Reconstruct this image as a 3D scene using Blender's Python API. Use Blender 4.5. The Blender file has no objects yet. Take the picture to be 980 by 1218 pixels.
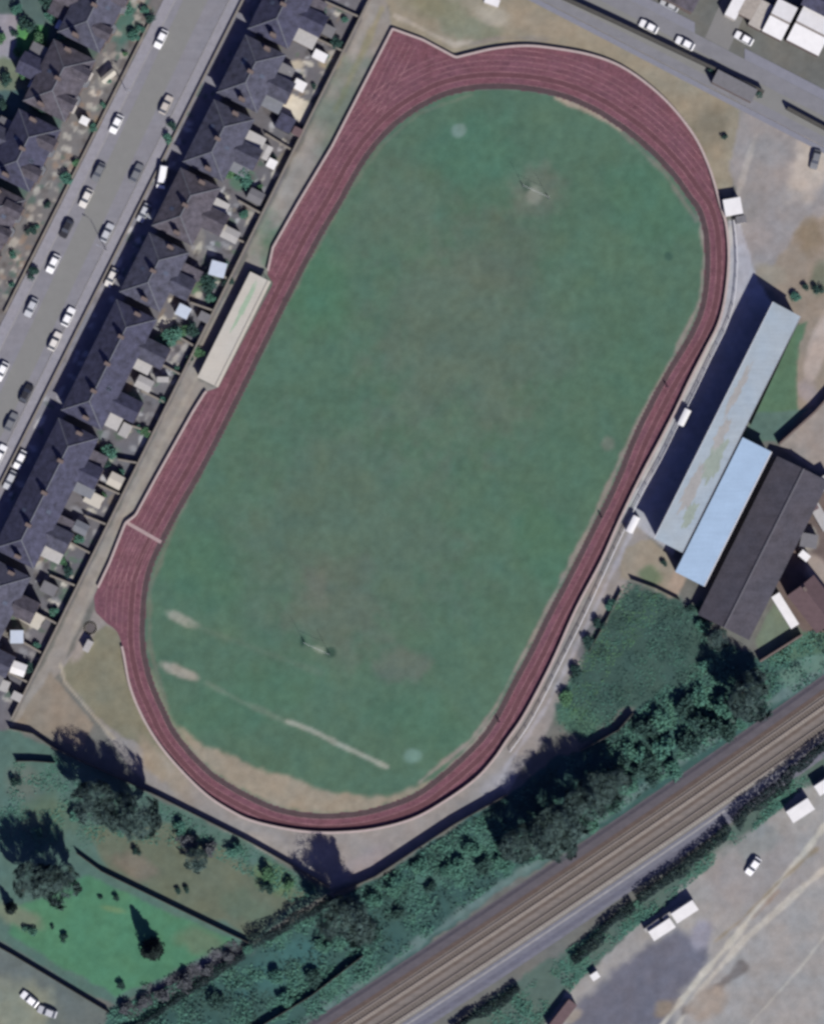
import bpy, math, random
import numpy as np
from mathutils import Vector, Matrix
random.seed(7)
R = math.radians
SC = bpy.context.scene
COL = SC.collection
M = 0.18                                   # metres of ground for one image pixel
def W(px, py, z=0.0):                      # image pixel coordinates (x right, y down) -> world metres
    return Vector(((px - 490.0) * M, (609.0 - py) * M, z))

# ------------------------------------------------------------------ camera, sky, sun, exposure
H_CAM = 800.0
cam_d = bpy.data.cameras.new('camera'); cam = bpy.data.objects.new('camera', cam_d); COL.objects.link(cam)
cam.location = (0, 0, H_CAM); cam.rotation_euler = (0, 0, 0)
cam_d.sensor_fit = 'VERTICAL'; cam_d.sensor_height = 24.0
cam_d.lens = 24.0 * H_CAM / (1218 * M)
cam_d.clip_start = 5.0; cam_d.clip_end = 6000.0
SC.camera = cam
SUN_EL, SUN_AZ = 45.0, 153.0               # azimuth clockwise from +Y
world = bpy.data.worlds.new('World'); SC.world = world; world.use_nodes = True
wn = world.node_tree; bgn = wn.nodes['Background']
sky = wn.nodes.new('ShaderNodeTexSky'); sky.sky_type = 'NISHITA'; sky.sun_disc = False
sky.sun_elevation = R(SUN_EL); sky.sun_rotation = R(SUN_AZ)
tint = wn.nodes.new('ShaderNodeMix'); tint.data_type = 'RGBA'; tint.blend_type = 'MULTIPLY'; tint.inputs[0].default_value = 1.0
wn.links.new(sky.outputs[0], tint.inputs[6]); tint.inputs[7].default_value = (0.58, 0.54, 1.0, 1.0)
wn.links.new(tint.outputs[2], bgn.inputs[0]); bgn.inputs[1].default_value = 0.064
sl = bpy.data.lights.new('sun', 'SUN'); sl.energy = 4.6; sl.angle = R(0.6); sl.color = (1.0, 0.965, 0.91)
so = bpy.data.objects.new('sun', sl); COL.objects.link(so)
so.rotation_euler = (R(90 - SUN_EL), 0, R(180 - SUN_AZ)); so.location = (60, -120, 150)
SC.view_settings.view_transform = 'Standard'; SC.view_settings.look = 'None'
SC.view_settings.exposure = 0.55; SC.view_settings.gamma = 1.0; SC.view_settings.use_curve_mapping = False
SC.cycles.filter_width = 3.0
K = np.array([1.71, 1.665, 1.84])           # what a sunlit level surface returns per unit of albedo

def lin(c):
    c = np.asarray(c, float) / 255.0
    return np.where(c <= 0.04045, c / 12.92, ((c + 0.055) / 1.055) ** 2.4)
def alb(r, g=None, b=None):
    if g is None: r, g, b = r
    return tuple(np.clip(lin((r, g, b)) / K, 0.004, 0.85))

# ------------------------------------------------------------------ materials
MATS = {}
def nd(nt, t, **kw):
    n = nt.nodes.new(t)
    for k, v in kw.items(): setattr(n, k, v)
    return n
def mat(name, rgb, var=0.18, scale=1.5, rough=0.85, metal=0.0, hue=0.0, streak=None, fine=6.0, spec=0.25, attr=False, bump=0.0, corr=None):
    """Surface with mottling at three sizes; rgb is linear albedo. attr: colour from the 'col' attribute."""
    if name in MATS: return MATS[name]
    m = bpy.data.materials.new(name); m.use_nodes = True
    nt = m.node_tree; b = nt.nodes['Principled BSDF']
    b.inputs['Roughness'].default_value = rough; b.inputs['Metallic'].default_value = metal
    b.inputs['Specular IOR Level'].default_value = spec
    geo = nd(nt, 'ShaderNodeNewGeometry'); 
    def noise(s, d=3.0):
        n = nd(nt, 'ShaderNodeTexNoise'); n.inputs['Scale'].default_value = s; n.inputs['Detail'].default_value = d
        n.inputs['Roughness'].default_value = 0.6
        nt.links.new(geo.outputs['Position'], n.inputs['Vector']); return n.outputs['Fac']
    def math_(op, a, c):
        n = nd(nt, 'ShaderNodeMath', operation=op)
        for i, x in enumerate((a, c)):
            if isinstance(x, (int, float)): n.inputs[i].default_value = x
            else: nt.links.new(x, n.inputs[i])
        return n.outputs[0]
    n1 = noise(1.0 / scale, 4.0); n2 = noise(fine / scale, 3.0)
    f = math_('ADD', math_('MULTIPLY', math_('SUBTRACT', n1, 0.5), var * 2.4), math_('MULTIPLY', math_('SUBTRACT', n2, 0.5), var * 1.8))
    if streak:                              # (angle deg, width m, amount): long streaks, boards, courses
        mp = nd(nt, 'ShaderNodeMapping'); mp.inputs['Rotation'].default_value = (0, 0, R(streak[0]))
        mp.inputs['Scale'].default_value = (0.06 / streak[1], 1.0 / streak[1], 0.3)
        nt.links.new(geo.outputs['Position'], mp.inputs['Vector'])
        ns = nd(nt, 'ShaderNodeTexNoise'); ns.inputs['Scale'].default_value = 1.0; ns.inputs['Detail'].default_value = 2.0
        nt.links.new(mp.outputs[0], ns.inputs['Vector'])
        f = math_('ADD', f, math_('MULTIPLY', math_('SUBTRACT', ns.outputs['Fac'], 0.5), streak[2] * 2))
    f = math_('MAXIMUM', math_('ADD', f, 1.0), 0.15)
    mul = nd(nt, 'ShaderNodeVectorMath', operation='MULTIPLY')
    if attr:
        a = nd(nt, 'ShaderNodeAttribute'); a.attribute_name = 'col'; nt.links.new(a.outputs['Color'], mul.inputs[0])
    else:
        mul.inputs[0].default_value = tuple(rgb)
    cv = nd(nt, 'ShaderNodeCombineXYZ')
    n3 = noise(0.35 / scale, 2.0) if hue else None
    for i, s in enumerate((1, 0, -1)):
        src = f
        if hue and s: src = math_('ADD', f, math_('MULTIPLY', math_('SUBTRACT', n3, 0.5), hue * s * 2))
        nt.links.new(src, cv.inputs[i])
    nt.links.new(cv.outputs[0], mul.inputs[1])
    nt.links.new(mul.outputs[0], b.inputs['Base Color'])
    if bump:
        bp = nd(nt, 'ShaderNodeBump'); bp.inputs['Strength'].default_value = bump; bp.inputs['Distance'].default_value = 0.05
        nt.links.new(n2, bp.inputs['Height']); nt.links.new(bp.outputs[0], b.inputs['Normal'])
    MATS[name] = m
    return m
def glass_mat():
    m = mat('window_glass', (0.05, 0.055, 0.062), 0.1, 3.0, 0.08, spec=0.6); return m
GLASS = glass_mat()
BLACK = mat('black_rubber', (0.012, 0.012, 0.013), 0.1)
BRICK = mat('brick_wall', (0.125, 0.098, 0.086), 0.25, 0.8, 0.9)
BRICK2 = mat('dark_brick_wall', (0.11, 0.085, 0.075), 0.25, 0.8, 0.9)
RENDERW = mat('pale_render', (0.42, 0.39, 0.35), 0.15, 1.0)
COPING = mat('coping_stone', alb(140, 132, 128), 0.2, 1.0)
WHITE = mat('white_paint', (0.50, 0.50, 0.50), 0.06, 1.0, 0.5)
WHITESHEET = mat('white_roof_sheet', (0.50, 0.495, 0.48), 0.10, 1.5, 0.6)
CREAM = mat('cream_concrete', alb(200, 192, 185), 0.10, 1.5)
TIMBER = mat('timber_door', (0.06, 0.045, 0.04), 0.2, 0.5)
FENCEM = mat('dark_timber_fence', (0.05, 0.048, 0.042), 0.3, 0.6)
STEEL = mat('galvanised_steel', (0.30, 0.31, 0.33), 0.1, 1.0, 0.45, metal=0.6)
DARKSTEEL = mat('dark_steel', (0.03, 0.032, 0.035), 0.1, 1.0, 0.5)
TWIG = mat('bare_twigs', alb(98, 122, 122), 0.25, 1.2, 0.9)
BARK = mat('bark', (0.075, 0.065, 0.055), 0.3, 0.5, 0.95)
LEAF_D = mat('dark_evergreen_leaves', alb(54, 84, 80), 0.35, 1.0, 0.8, hue=0.1)
LEAF_T = mat('teal_shrub_leaves', alb(80, 126, 114), 0.3, 1.0, 0.8, hue=0.12)
LEAF_G = mat('green_shrub_leaves', alb(88, 128, 96), 0.35, 1.0, 0.8, hue=0.12)
LEAF_H = mat('hedge_leaves', alb(36, 54, 58), 0.35, 1.0, 0.85, hue=0.1)
LEAF_C = mat('conifer_leaves', alb(34, 48, 48), 0.3, 0.8, 0.85)

# ------------------------------------------------------------------ mesh helpers
class MB:
    def __init__(s): s.v = []; s.f = []; s.m = []
    def add(s, vs, fs, mi=0):
        o = len(s.v); s.v += [tuple(v) for v in vs]; s.f += [tuple(i + o for i in f) for f in fs]; s.m += [mi] * len(fs)
    def box(s, c, d, rz=0.0, mi=0):
        ca, sa = math.cos(rz), math.sin(rz); vs = []
        for dz in (-.5, .5):
            for dx, dy in ((-.5, -.5), (.5, -.5), (.5, .5), (-.5, .5)):
                x, y = dx * d[0], dy * d[1]
                vs.append((c[0] + x * ca - y * sa, c[1] + x * sa + y * ca, c[2] + dz * d[2]))
        s.add(vs, [(3, 2, 1, 0), (4, 5, 6, 7), (0, 1, 5, 4), (1, 2, 6, 5), (2, 3, 7, 6), (3, 0, 4, 7)], mi)
    def prism(s, poly, z0, z1, mi=0, mtop=None):
        a = sum(poly[i][0] * poly[(i + 1) % len(poly)][1] - poly[(i + 1) % len(poly)][0] * poly[i][1] for i in range(len(poly)))
        if a < 0: poly = poly[::-1]
        n = len(poly)
        s.add([(p[0], p[1], z0) for p in poly] + [(p[0], p[1], z1) for p in poly],
              [tuple(range(n - 1, -1, -1))] + [(i, (i + 1) % n, n + (i + 1) % n, n + i) for i in range(n)], mi)
        s.add([(p[0], p[1], z1) for p in poly], [tuple(range(n))], mi if mtop is None else mtop)
    def tube(s, pts, rad, n=6, mi=0, cap=True):
        rings = []
        for i, p in enumerate(pts):
            p = Vector(p); a = Vector(pts[max(i - 1, 0)]); b = Vector(pts[min(i + 1, len(pts) - 1)])
            t = (b - a).normalized(); up = Vector((0, 0, 1)) if abs(t.z) < .9 else Vector((1, 0, 0))
            u = t.cross(up).normalized(); w = t.cross(u)
            r = rad[i] if isinstance(rad, (list, tuple)) else rad
            rings.append([p + (u * math.cos(2 * math.pi * k / n) + w * math.sin(2 * math.pi * k / n)) * r for k in range(n)])
        vs = [v for r_ in rings for v in r_]; fs = []
        for i in range(len(rings) - 1):
            for k in range(n):
                fs.append((i * n + k, i * n + (k + 1) % n, (i + 1) * n + (k + 1) % n, (i + 1) * n + k))
        if cap: fs += [tuple(range(n - 1, -1, -1)), tuple((len(rings) - 1) * n + k for k in range(n))]
        s.add(vs, fs, mi)
    def mesh(s, name, mats, smooth=False):
        me = bpy.data.meshes.new(name); me.from_pydata(s.v, [], s.f)
        for m in (mats if isinstance(mats, (list, tuple)) else [mats]): me.materials.append(m)
        if any(s.m): me.polygons.foreach_set('material_index', s.m)
        if smooth: me.polygons.foreach_set('use_smooth', [True] * len(s.f))
        me.update(); return me
    def build(s, name, mats, parent=None, smooth=False, loc=None, rz=0):
        o = bpy.data.objects.new(name, s.mesh(name, mats, smooth)); COL.objects.link(o)
        if parent: o.parent = parent
        if loc is not None: o.location = loc
        if rz: o.rotation_euler = (0, 0, rz)
        return o
def tag(o, label, cat, group=None):
    o['label'] = label; o['category'] = cat
    if group: o['group'] = group
    return o
def root(name, loc, rz, label, cat, group=None):
    o = bpy.data.objects.new(name, None); o.empty_display_size = 0.5; COL.objects.link(o)
    o.location = loc; o.rotation_euler = (0, 0, rz); return tag(o, label, cat, group)
def inst(name, me, parent, loc=(0, 0, 0), rz=0, label=None):
    o = bpy.data.objects.new(name, me); COL.objects.link(o); o.parent = parent; o.location = loc; o.rotation_euler = (0, 0, rz)
    if label: o['label'] = label
    return o
def st(o, kind='structure'):
    o['kind'] = kind; return o

def catmull(pts, closed=True, per=8):
    n = len(pts); out = []
    rng = range(n if closed else n - 1)
    for i in rng:
        p = [np.array(pts[(i + k) % n] if closed else pts[min(max(i + k, 0), n - 1)], float) for k in (-1, 0, 1, 2)]
        for j in range(per):
            t = j / per
            out.append(0.5 * (2 * p[1] + (p[2] - p[0]) * t + (2 * p[0] - 5 * p[1] + 4 * p[2] - p[3]) * t * t + (3 * p[1] - p[0] - 3 * p[2] + p[3]) * t ** 3))
    if not closed: out.append(np.array(pts[-1], float))
    return np.array(out)
def resample(c, step, closed=True):
    c = np.vstack([c, c[:1]]) if closed else c
    d = np.r_[0, np.cumsum(np.linalg.norm(np.diff(c, axis=0), axis=1))]
    n = max(2, int(d[-1] / step)); s = np.linspace(0, d[-1], n + (0 if closed else 1), endpoint=not closed)
    return np.c_[np.interp(s, d, c[:, 0]), np.interp(s, d, c[:, 1])]
def inside(px, py, poly):
    poly = np.asarray(poly, float); r = np.zeros(px.shape, bool); n = len(poly); j = n - 1
    for i in range(n):
        xi, yi = poly[i]; xj, yj = poly[j]
        if yi != yj:
            r ^= ((yi > py) != (yj > py)) & (px < (xj - xi) * (py - yi) / (yj - yi) + xi)
        j = i
    return r
def dist_line(px, py, line, closed=False):
    line = np.asarray(line, float); d = np.full(px.shape, 1e9)
    n = len(line); 
    for i in range(n if closed else n - 1):
        a, b = line[i], line[(i + 1) % n]; ab = b - a; L = max(ab @ ab, 1e-9)
        t = np.clip(((px - a[0]) * ab[0] + (py - a[1]) * ab[1]) / L, 0, 1)
        d = np.minimum(d, np.hypot(px - a[0] - t * ab[0], py - a[1] - t * ab[1]))
    return d
_rs = np.random.RandomState(3); _lat = _rs.rand(256, 256)
def vnoise(x, y, s, o=0):
    x = x / s + 17.3 * o + 100; y = y / s + 9.1 * o + 100
    xi = np.floor(x).astype(int); yi = np.floor(y).astype(int); fx = x - xi; fy = y - yi
    fx = fx * fx * (3 - 2 * fx); fy = fy * fy * (3 - 2 * fy)
    g = lambda a, b: _lat[a % 256, b % 256]
    return (g(xi, yi) * (1 - fx) + g(xi + 1, yi) * fx) * (1 - fy) + (g(xi, yi + 1) * (1 - fx) + g(xi + 1, yi + 1) * fx) * fy
def fbm(x, y, s, o=0): return (vnoise(x, y, s, o) + .5 * vnoise(x, y, s / 2, o + 1) + .25 * vnoise(x, y, s / 4, o + 2)) / 1.75

# frame of the street and of everything built parallel to it: s runs down the street, t across it towards the pitch
D_ = np.array((-0.4472, 0.8944)); N_ = np.array((0.8944, 0.4472))
def ST(s, t): return tuple(D_ * s + N_ * t)
ROT = math.atan2(-N_[1], N_[0])             # local x = N_, local y = up the street

# ------------------------------------------------------------------ lines of the ground, traced in image pixels
INNER = [(342,360),(320,405),(282,482),(245,555),(225,590),(207,622),(194,648),(183,672),(176,700),(173,735),(173,765),(176,785),(183,812),(195,840),(212,873),
  (245,911),(272,931),(307,950),(335,961),(370,967),(407,967),(445,961),(490,945),(520,924),(550,898),(573,874),(590,848),(607,815),(630,772),(650,731),(677,680),
  (702,630),(720,595),(735,562),(750,524),(767,488),(787,450),(807,417),(822,391),(832,365),(837,335),(838,305),(836,277),(829,252),(817,235),(800,211),(775,184),(750,162),(730,148),
  (708,134),(675,119),(640,110),(602,106),(565,107),(532,114),(508,125),(490,136),(468,153),(446,177),(427,205),(406,243),(385,278),(365,315)]
OUTER = [(467,35),(395,175),(355,242),(325,295),(318,327),(325,337),(260,461),(245,466),(230,490),(187,567),(162,613),(150,622),(131,670),(112,710),(114,728),(128,742),(140,752),(147,774),
  (155,815),(170,852),(190,885),(215,915),(247,946),(278,966),(300,976),(332,984),(365,989),(400,990),(445,986),(490,974),(527,954),(565,927),(588,902),(603,880),(620,856),(640,820),(660,780),
  (685,724),(715,667),(735,622),(760,570),(785,523),(802,490),(820,452),(840,413),(854,385),(862,352),(866,307),(863,268),(856,245),(850,222),(841,195),(825,162),(797,126),(766,98),(735,78),
  (702,66),(665,59),(627,55),(590,58),(562,64),(542,69),(503,48)]
inner_c = resample(catmull(INNER), 4.0)
def arc(p, per=6): return [tuple(q) for q in catmull(p, False, per)]
OUT_SM = OUTER[:15] + arc(OUTER[15:62], 5) + [OUTER[62]]
# bare earth crescent at the foot of the pitch, etc. are colours of the ground field below

# ground colour: a list of soft-edged patches of earth, grass and paving; (polygon or line, colour, softness, wobble)
P = []
def area(poly, col, soft=4, wob=6, a=1.0): P.append(('a', poly, col, soft, wob, a))
def line(pts, col, wid, soft=3, wob=3, a=1.0): P.append(('l', pts, col, wid, soft, wob, a))
def spot(x, y, rx, ry, col, rot=0, soft=.4, a=1.0): P.append(('s', (x, y, rx, ry, rot), col, soft, 0, a))
def band(s0, s1, t0, t1): return [ST(s0, t0), ST(s1, t0), ST(s1, t1), ST(s0, t1)]
# west of the street
area([(-300,-300),(300,-300),(-300,900)], (86,104,104), 5)
area([(-60,10),(25,18),(20,75),(-60,90)], (150,146,160)); area([(22,30),(60,30),(52,72),(15,66)], (82,134,88)); spot(40,50,14,10,(104,160,96),.3,.6)
area([(-60,62),(44,72),(34,108),(-60,112)], (116,124,110)); area([(-60,112),(30,106),(28,150),(-60,165)], (80,104,108))
area(band(-400, 620, 132, 176), (120,116,120), 3, 6); area(band(-400, 620, 250, 290), (134,132,146), 3, 6)
spot(155,20,14,40,(82,112,108),.46,.6); spot(78,212,9,16,(88,116,108),.46,.6); spot(128,90,10,16,(200,192,186),.5,.5); spot(115,110,8,4,(190,180,176),0,.5); spot(120,150,16,10,(146,126,108),.4,.6)
# back yards
area(band(-400, 800, 326, 396), (110,108,118), 4, 6)
for x, y, rx, ry, c in ((290,212,14,12,(92,118,108)),(128,542,16,10,(104,126,116)),(205,400,20,12,(84,112,106)),(235,335,18,12,(92,118,96)),(240,420,10,10,(92,120,98)),(160,480,10,14,(96,118,108)),
      (350,80,12,8,(188,178,168)),(352,100,8,8,(176,164,156)),(235,290,10,20,(126,122,126)),(395,72,14,10,(160,148,134)),(340,190,16,9,(130,124,120)),(75,655,8,8,(110,130,120)),(150,500,16,8,(138,138,144)),(20,740,30,16,(112,108,106)),(60,700,20,10,(104,104,108)),(370,20,18,20,(98,116,116))):
    spot(x, y, rx, ry, c, -.4, .5)
_r = random.Random(11)
for k in range(420):
    s_, t_ = _r.uniform(-200, 750), _r.uniform(338, 390); x, y = ST(s_, t_); g = _r.choice([(168,164,166),(150,148,156),(96,92,98),(84,82,90),(186,180,174),(98,116,106),(130,118,112),(140,140,152),(204,198,194),(182,182,194),(88,104,98)])
    spot(x, y, _r.uniform(2, 8), _r.uniform(1.5, 4.5), g, _r.choice((.46, -1.1)), .5, .85)
for k in range(260):
    s_, t_ = _r.uniform(-120, 330), _r.uniform(140, 172); x, y = ST(s_, t_); spot(x, y, _r.uniform(2, 7), _r.uniform(2, 5), _r.choice([(160,152,150),(104,98,100),(90,108,104),(142,124,116),(120,114,118),(176,170,168)]), _r.choice((.46, -1.1)), .5, .8)
for k in range(120):
    s_, t_ = _r.uniform(-200, 600), _r.uniform(259, 281); x, y = ST(s_, t_); spot(x, y, _r.uniform(2, 8), _r.uniform(2, 4), _r.choice([(178,178,192),(120,118,130),(96,110,110),(150,150,164),(196,196,208)]), _r.choice((.46, -1.1)), .5, .8)
area([(321,112),(334,104),(371,124),(362,148),(346,138),(319,128)], (216,206,196), 2, 2)
# the ground's own paths
area([(425,-150),(466,24),(466,40),(395,178),(355,245),(318,327),(300,323),(270,380),(235,452),(260,462),(230,492),(162,612),(150,622),(112,712),(70,800),(20,870),(8,872),(52,790),(250,385),(290,315),(430,25)], (147,141,140), 3, 3)
line([(442,20),(300,300)], (152,148,148), 9, 6); line([(455,10),(400,130)], (150,142,124), 6, 5); line([(250,420),(165,580),(80,770)], (158,152,148), 5, 4)
area([(425,-150),(680,-150),(690,5),(745,32),(850,86),(885,120),(884,150),(868,240),(852,226),(825,162),(797,126),(766,98),(735,78),(665,59),(627,55),(590,58),(542,69),(467,35)], (150,141,128), 3, 4)
spot(555,30,40,14,(132,134,120),.3,.8); spot(520,8,40,16,(136,134,116),.3,.9); line([(470,18),(540,54),(560,50)], (176,166,158), 5, 4); line([(560,52),(600,45),(650,46)], (140,132,128), 4, 4); spot(640,25,50,14,(156,144,130),.2,.9); spot(840,150,26,30,(132,124,112),.7,.8); spot(585,18,20,10,(168,160,150),.2,.8)
# car park
area([(880,118),(1100,200),(1100,310),(960,318),(925,320),(900,334),(884,290),(876,240),(868,200)], (152,146,149), 5, 8)
spot(962,200,20,45,(184,174,170),.3,.8); spot(900,200,14,60,(146,142,146),.2,.8); spot(885,205,4,40,(166,160,160),.3,.7); spot(920,290,30,30,(150,144,148),0,.8)
area([(955,255),(1100,260),(1100,480),(985,465),(960,492),(940,500),(945,385),(905,335),(930,300)], (148,136,128), 8, 8)
spot(962,280,20,22,(136,122,108),.4,.7); spot(972,410,10,44,(178,164,160),.25,.7); spot(975,330,10,20,(120,122,110),.2,.8); spot(960,465,16,12,(158,148,152),.6,.7); spot(915,330,24,14,(150,142,134),.3,.7)
area([(946,384),(962,380),(946,430),(950,492),(925,527),(890,525),(884,515)], (90,118,98), 4, 5); area([(892,492),(960,486),(925,527),(888,522)], (92,116,112), 3, 3)
area([(985,468),(1100,400),(1100,640),(985,572),(926,530)], (150,142,142), 3, 4)
# in front of the main stand, then down the east side
area([(866,262),(878,262),(900,330),(930,380),(800,660),(752,622),(735,624),(785,523),(820,452),(854,385),(862,352)], (168,168,182), 3, 3)
line([(868,270),(866,330),(850,400),(800,500),(745,612)], (186,184,190), 4, 3)
area([(735,622),(752,622),(808,672),(804,714),(750,690),(700,780),(660,850),(640,890),(600,948),(545,978),(440,1046),(392,1056),(300,1000),(190,948),(150,905),(118,860),(70,800),(96,760),(112,724),(140,752),(155,815),(190,885),(247,946),(332,984),(400,990),(490,974),(565,927),(620,856),(685,724)], (148,142,144), 4, 4)
area([(742,650),(775,640),(806,674),(803,712),(752,688),(735,690)], (150,140,130), 3, 5); spot(772,686,14,12,(112,124,104),.4,.7); spot(806,690,8,20,(168,150,140),.5,.7)
line([(750,635),(690,760),(650,840),(600,915)], (164,160,170), 5, 3); spot(700,760,6,30,(120,118,128),.46,.6); spot(600,925,26,9,(164,161,172),-.7,1.2,.7)
area([(126,742),(140,752),(147,774),(155,815),(170,852),(190,885),(215,918),(170,890),(112,852),(72,802),(98,764)], (129,126,112), 4, 4)
line([(72,790),(78,812),(112,852),(135,878)], (168,160,150), 3, 2, 1); area([(60,800),(76,818),(112,860),(100,890),(15,866)], (142,132,124), 4, 4)
spot(100,762,9,24,(150,142,142),.5,.8); spot(200,918,14,40,(156,146,138),-.7,.9); spot(330,1010,70,12,(158,150,150),.25,.9)
spot(430,1030,40,14,(150,142,148),-.5,.8); spot(180,900,10,34,(154,142,130),-.5,.8)
# gardens south-west
area([(-300,872),(15,868),(70,892),(190,950),(300,1004),(392,1060),(298,1122),(140,1195),(80,1175),(-300,1000)], (88,114,110), 3, 5)
area([(100,985),(200,975),(260,1010),(330,1050),(370,1060),(298,1115),(130,1036)], (104,112,100), 8, 8); spot(160,1030,30,14,(122,116,108),.4,.8); spot(290,1080,40,16,(98,112,100),.4,.8); spot(330,1045,24,16,(100,124,96),.4,.8)
area([(70,1060),(100,1040),(150,1060),(245,1104),(276,1117),(205,1160),(140,1186),(75,1150),(10,1110),(20,1080)], (82,129,104), 5, 6); spot(110,1110,50,34,(82,130,105),.5,.9); spot(240,1120,24,14,(102,124,104),.4,1.2); spot(20,1090,26,10,(116,128,114),.4,1.2); spot(60,970,30,24,(96,114,100),.2,.9); spot(30,930,22,20,(104,116,112),.3,.9)
spot(138,1082,14,3,(108,138,106),.2,1.2)
area([(-300,1100),(0,1118),(130,1200),(150,1420),(-300,1420)], (104,112,114), 4, 6); spot(20,1200,40,30,(134,138,128),.4,.8)
# railway corridor
area([(132,1200),(298,1126),(398,1066),(445,1046),(545,980),(605,946),(660,900),(690,892),(740,860),(800,800),(860,760),(905,782),(955,752),(1200,640),(1200,700),(980,812),(735,975),(590,1062),(490,1140),(330,1260),(100,1420),(60,1420)], (62,92,92), 4, 6)
area([(660,838),(700,770),(752,690),(805,715),(838,720),(850,800),(760,836),(690,880)], (68,92,88), 7, 12); spot(690,860,24,20,(80,112,98),.3,.8); spot(740,780,40,40,(66,90,86),.3,.9)
line([(980,795),(850,875),(735,960),(590,1058),(490,1128),(330,1240)], (104,126,128), 9, 8, 6); spot(960,790,40,12,(98,128,122),-.5,.8); spot(520,1040,60,14,(78,112,108),-.55,.8); spot(340,1150,60,22,(66,104,106),-.55,.9)
spot(230,1160,60,12,(112,108,124),-.45,.8)
# yard east of the road, industrial land south of the line
area([(905,782),(955,752),(1200,560),(1200,720),(930,790)], (84,112,98), 5, 5)
area([(898,762),(926,700),(955,752),(905,782)], (112,124,112), 3, 3); area([(915,690),(985,575),(1100,600),(1100,760),(955,750)], (112,98,98), 4, 6); spot(958,642,14,14,(156,150,148),0,.5); spot(975,690,12,30,(160,146,142),-.5,.6); spot(955,600,12,16,(98,84,84),.2,.8)
area([(1300,640),(1300,1500),(500,1500),(552,1218),(700,1118),(760,1075),(885,980),(1000,880)], (156,153,156), 3, 4)
area([(1000,882),(1060,860),(1040,900),(960,935),(900,985),(840,1035),(780,1085),(735,1120),(690,1165),(640,1230),(540,1240),(552,1210),(735,1085)], (88,106,102), 6, 8)
spot(900,1040,60,40,(150,146,150),-.6,.9)
area([(690,1190),(770,1125),(800,1105),(838,1118),(846,1135),(812,1180),(780,1260),(640,1260)], (110,110,126), 14, 10); spot(835,1110,14,16,(146,144,160),.2,.7)
line([(985,978),(945,1028),(910,1068),(875,1112),(810,1190),(770,1240)], (188,183,178), 7, 4, 3); line([(985,1030),(935,1073),(885,1118),(830,1180),(800,1230)], (184,178,174), 6, 4, 3)
line([(985,1108),(950,1153),(895,1214),(880,1240)], (178,175,174), 3, 3, 2); line([(882,1150),(845,1180),(812,1205)], (118,112,114), 9, 7, 6); line([(925,1060),(895,1092)], (152,138,132), 4, 4, 3)
line([(970,1010),(925,1050),(880,1095),(850,1120)], (146,136,124), 4, 5, 3); spot(790,1200,16,10,(140,128,120),-.7,.8); spot(905,1000,30,14,(140,142,146),-.6,.8)
spot(840,1195,26,16,(160,148,142),-.7,.8); spot(680,1210,14,8,(150,142,140),-.5,.6)
# the pitch itself
area([tuple(p) for p in inner_c[::3]], (85,113,98), 1, 1)
for x, y, rx, ry, c, r, a in ((440,150,60,70,(88,111,99),.4,.6),(560,180,60,40,(79,114,98),.3,.8),(770,240,50,60,(80,116,98),.3,.7),(560,400,120,110,(97,111,101),.4,.75),(640,230,34,30,(108,114,106),.4,.7),(600,300,60,50,(96,108,98),.3,.6),
     (360,330,40,70,(80,118,98),.46,.8),(410,650,120,130,(94,111,101),.46,.6),(400,720,50,60,(100,109,101),.46,.55),(375,700,16,24,(110,110,104),.3,.45),(240,680,40,50,(80,116,98),.4,.7),(300,830,80,34,(80,114,98),.35,.8),
     (500,860,60,30,(80,113,96),-.3,.7),(690,560,40,60,(84,114,98),.46,.7),(750,440,40,60,(82,113,97),.46,.7),(650,650,30,60,(80,115,96),.46,.7),(470,250,60,60,(94,111,101),.3,.5),(660,400,60,60,(90,112,101),.4,.5),(480,790,30,20,(104,112,106),.2,.7),(700,330,60,80,(86,114,98),.3,.7)):
    spot(x, y, rx, ry, c, -r, .9, a)
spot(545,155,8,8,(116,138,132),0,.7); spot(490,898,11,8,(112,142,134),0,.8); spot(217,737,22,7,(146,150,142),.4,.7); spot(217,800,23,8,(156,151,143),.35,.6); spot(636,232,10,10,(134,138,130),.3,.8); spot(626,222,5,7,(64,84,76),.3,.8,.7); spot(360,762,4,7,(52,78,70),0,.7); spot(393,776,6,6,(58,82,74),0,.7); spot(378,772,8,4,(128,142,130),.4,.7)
line([(246,812),(290,836),(340,858)], (112,128,117), 6, 6, 3, .7); line([(342,858),(370,868),(400,884),(440,902),(460,912)], (150,156,149), 6, 4, 2, 1)
line([(225,742),(300,770),(380,800)], (100,120,108), 6, 8, 3, .6); spot(722,528,8,8,(112,122,112),0,.8); spot(795,305,5,5,(58,86,80),0,.7,.7)
area([(205,862),(232,880),(255,888),(300,909),(350,929),(400,942),(440,948),(480,942),(520,922),(500,940),(470,956),(420,968),(365,968),(320,956),(272,932),(235,902)], (154,144,132), 8, 7)
line([(180,800),(200,850),(222,885)], (136,138,122), 5, 6, 4, .8); line([(590,850),(555,895),(510,935)], (148,140,136), 5, 5, 3, .9)
line([(832,250),(838,300),(832,360),(800,425),(750,520),(700,628),(640,745),(590,840),(560,880),(500,930)], (148,138,136), 4, 4, 3, .85)
line([(738,154),(710,136),(690,128),(662,116)], (164,150,140), 6, 4, 2, .95); line([(828,262),(790,205),(740,158)], (128,124,120), 5, 5, 3, .8)
line([(415,225),(340,362),(262,515),(205,630),(178,700),(178,770),(200,845)], (112,118,108), 4, 4, 3, .8); line([(420,220),(455,172),(500,134),(560,113)], (112,120,110), 4, 5, 3, .7)

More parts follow.
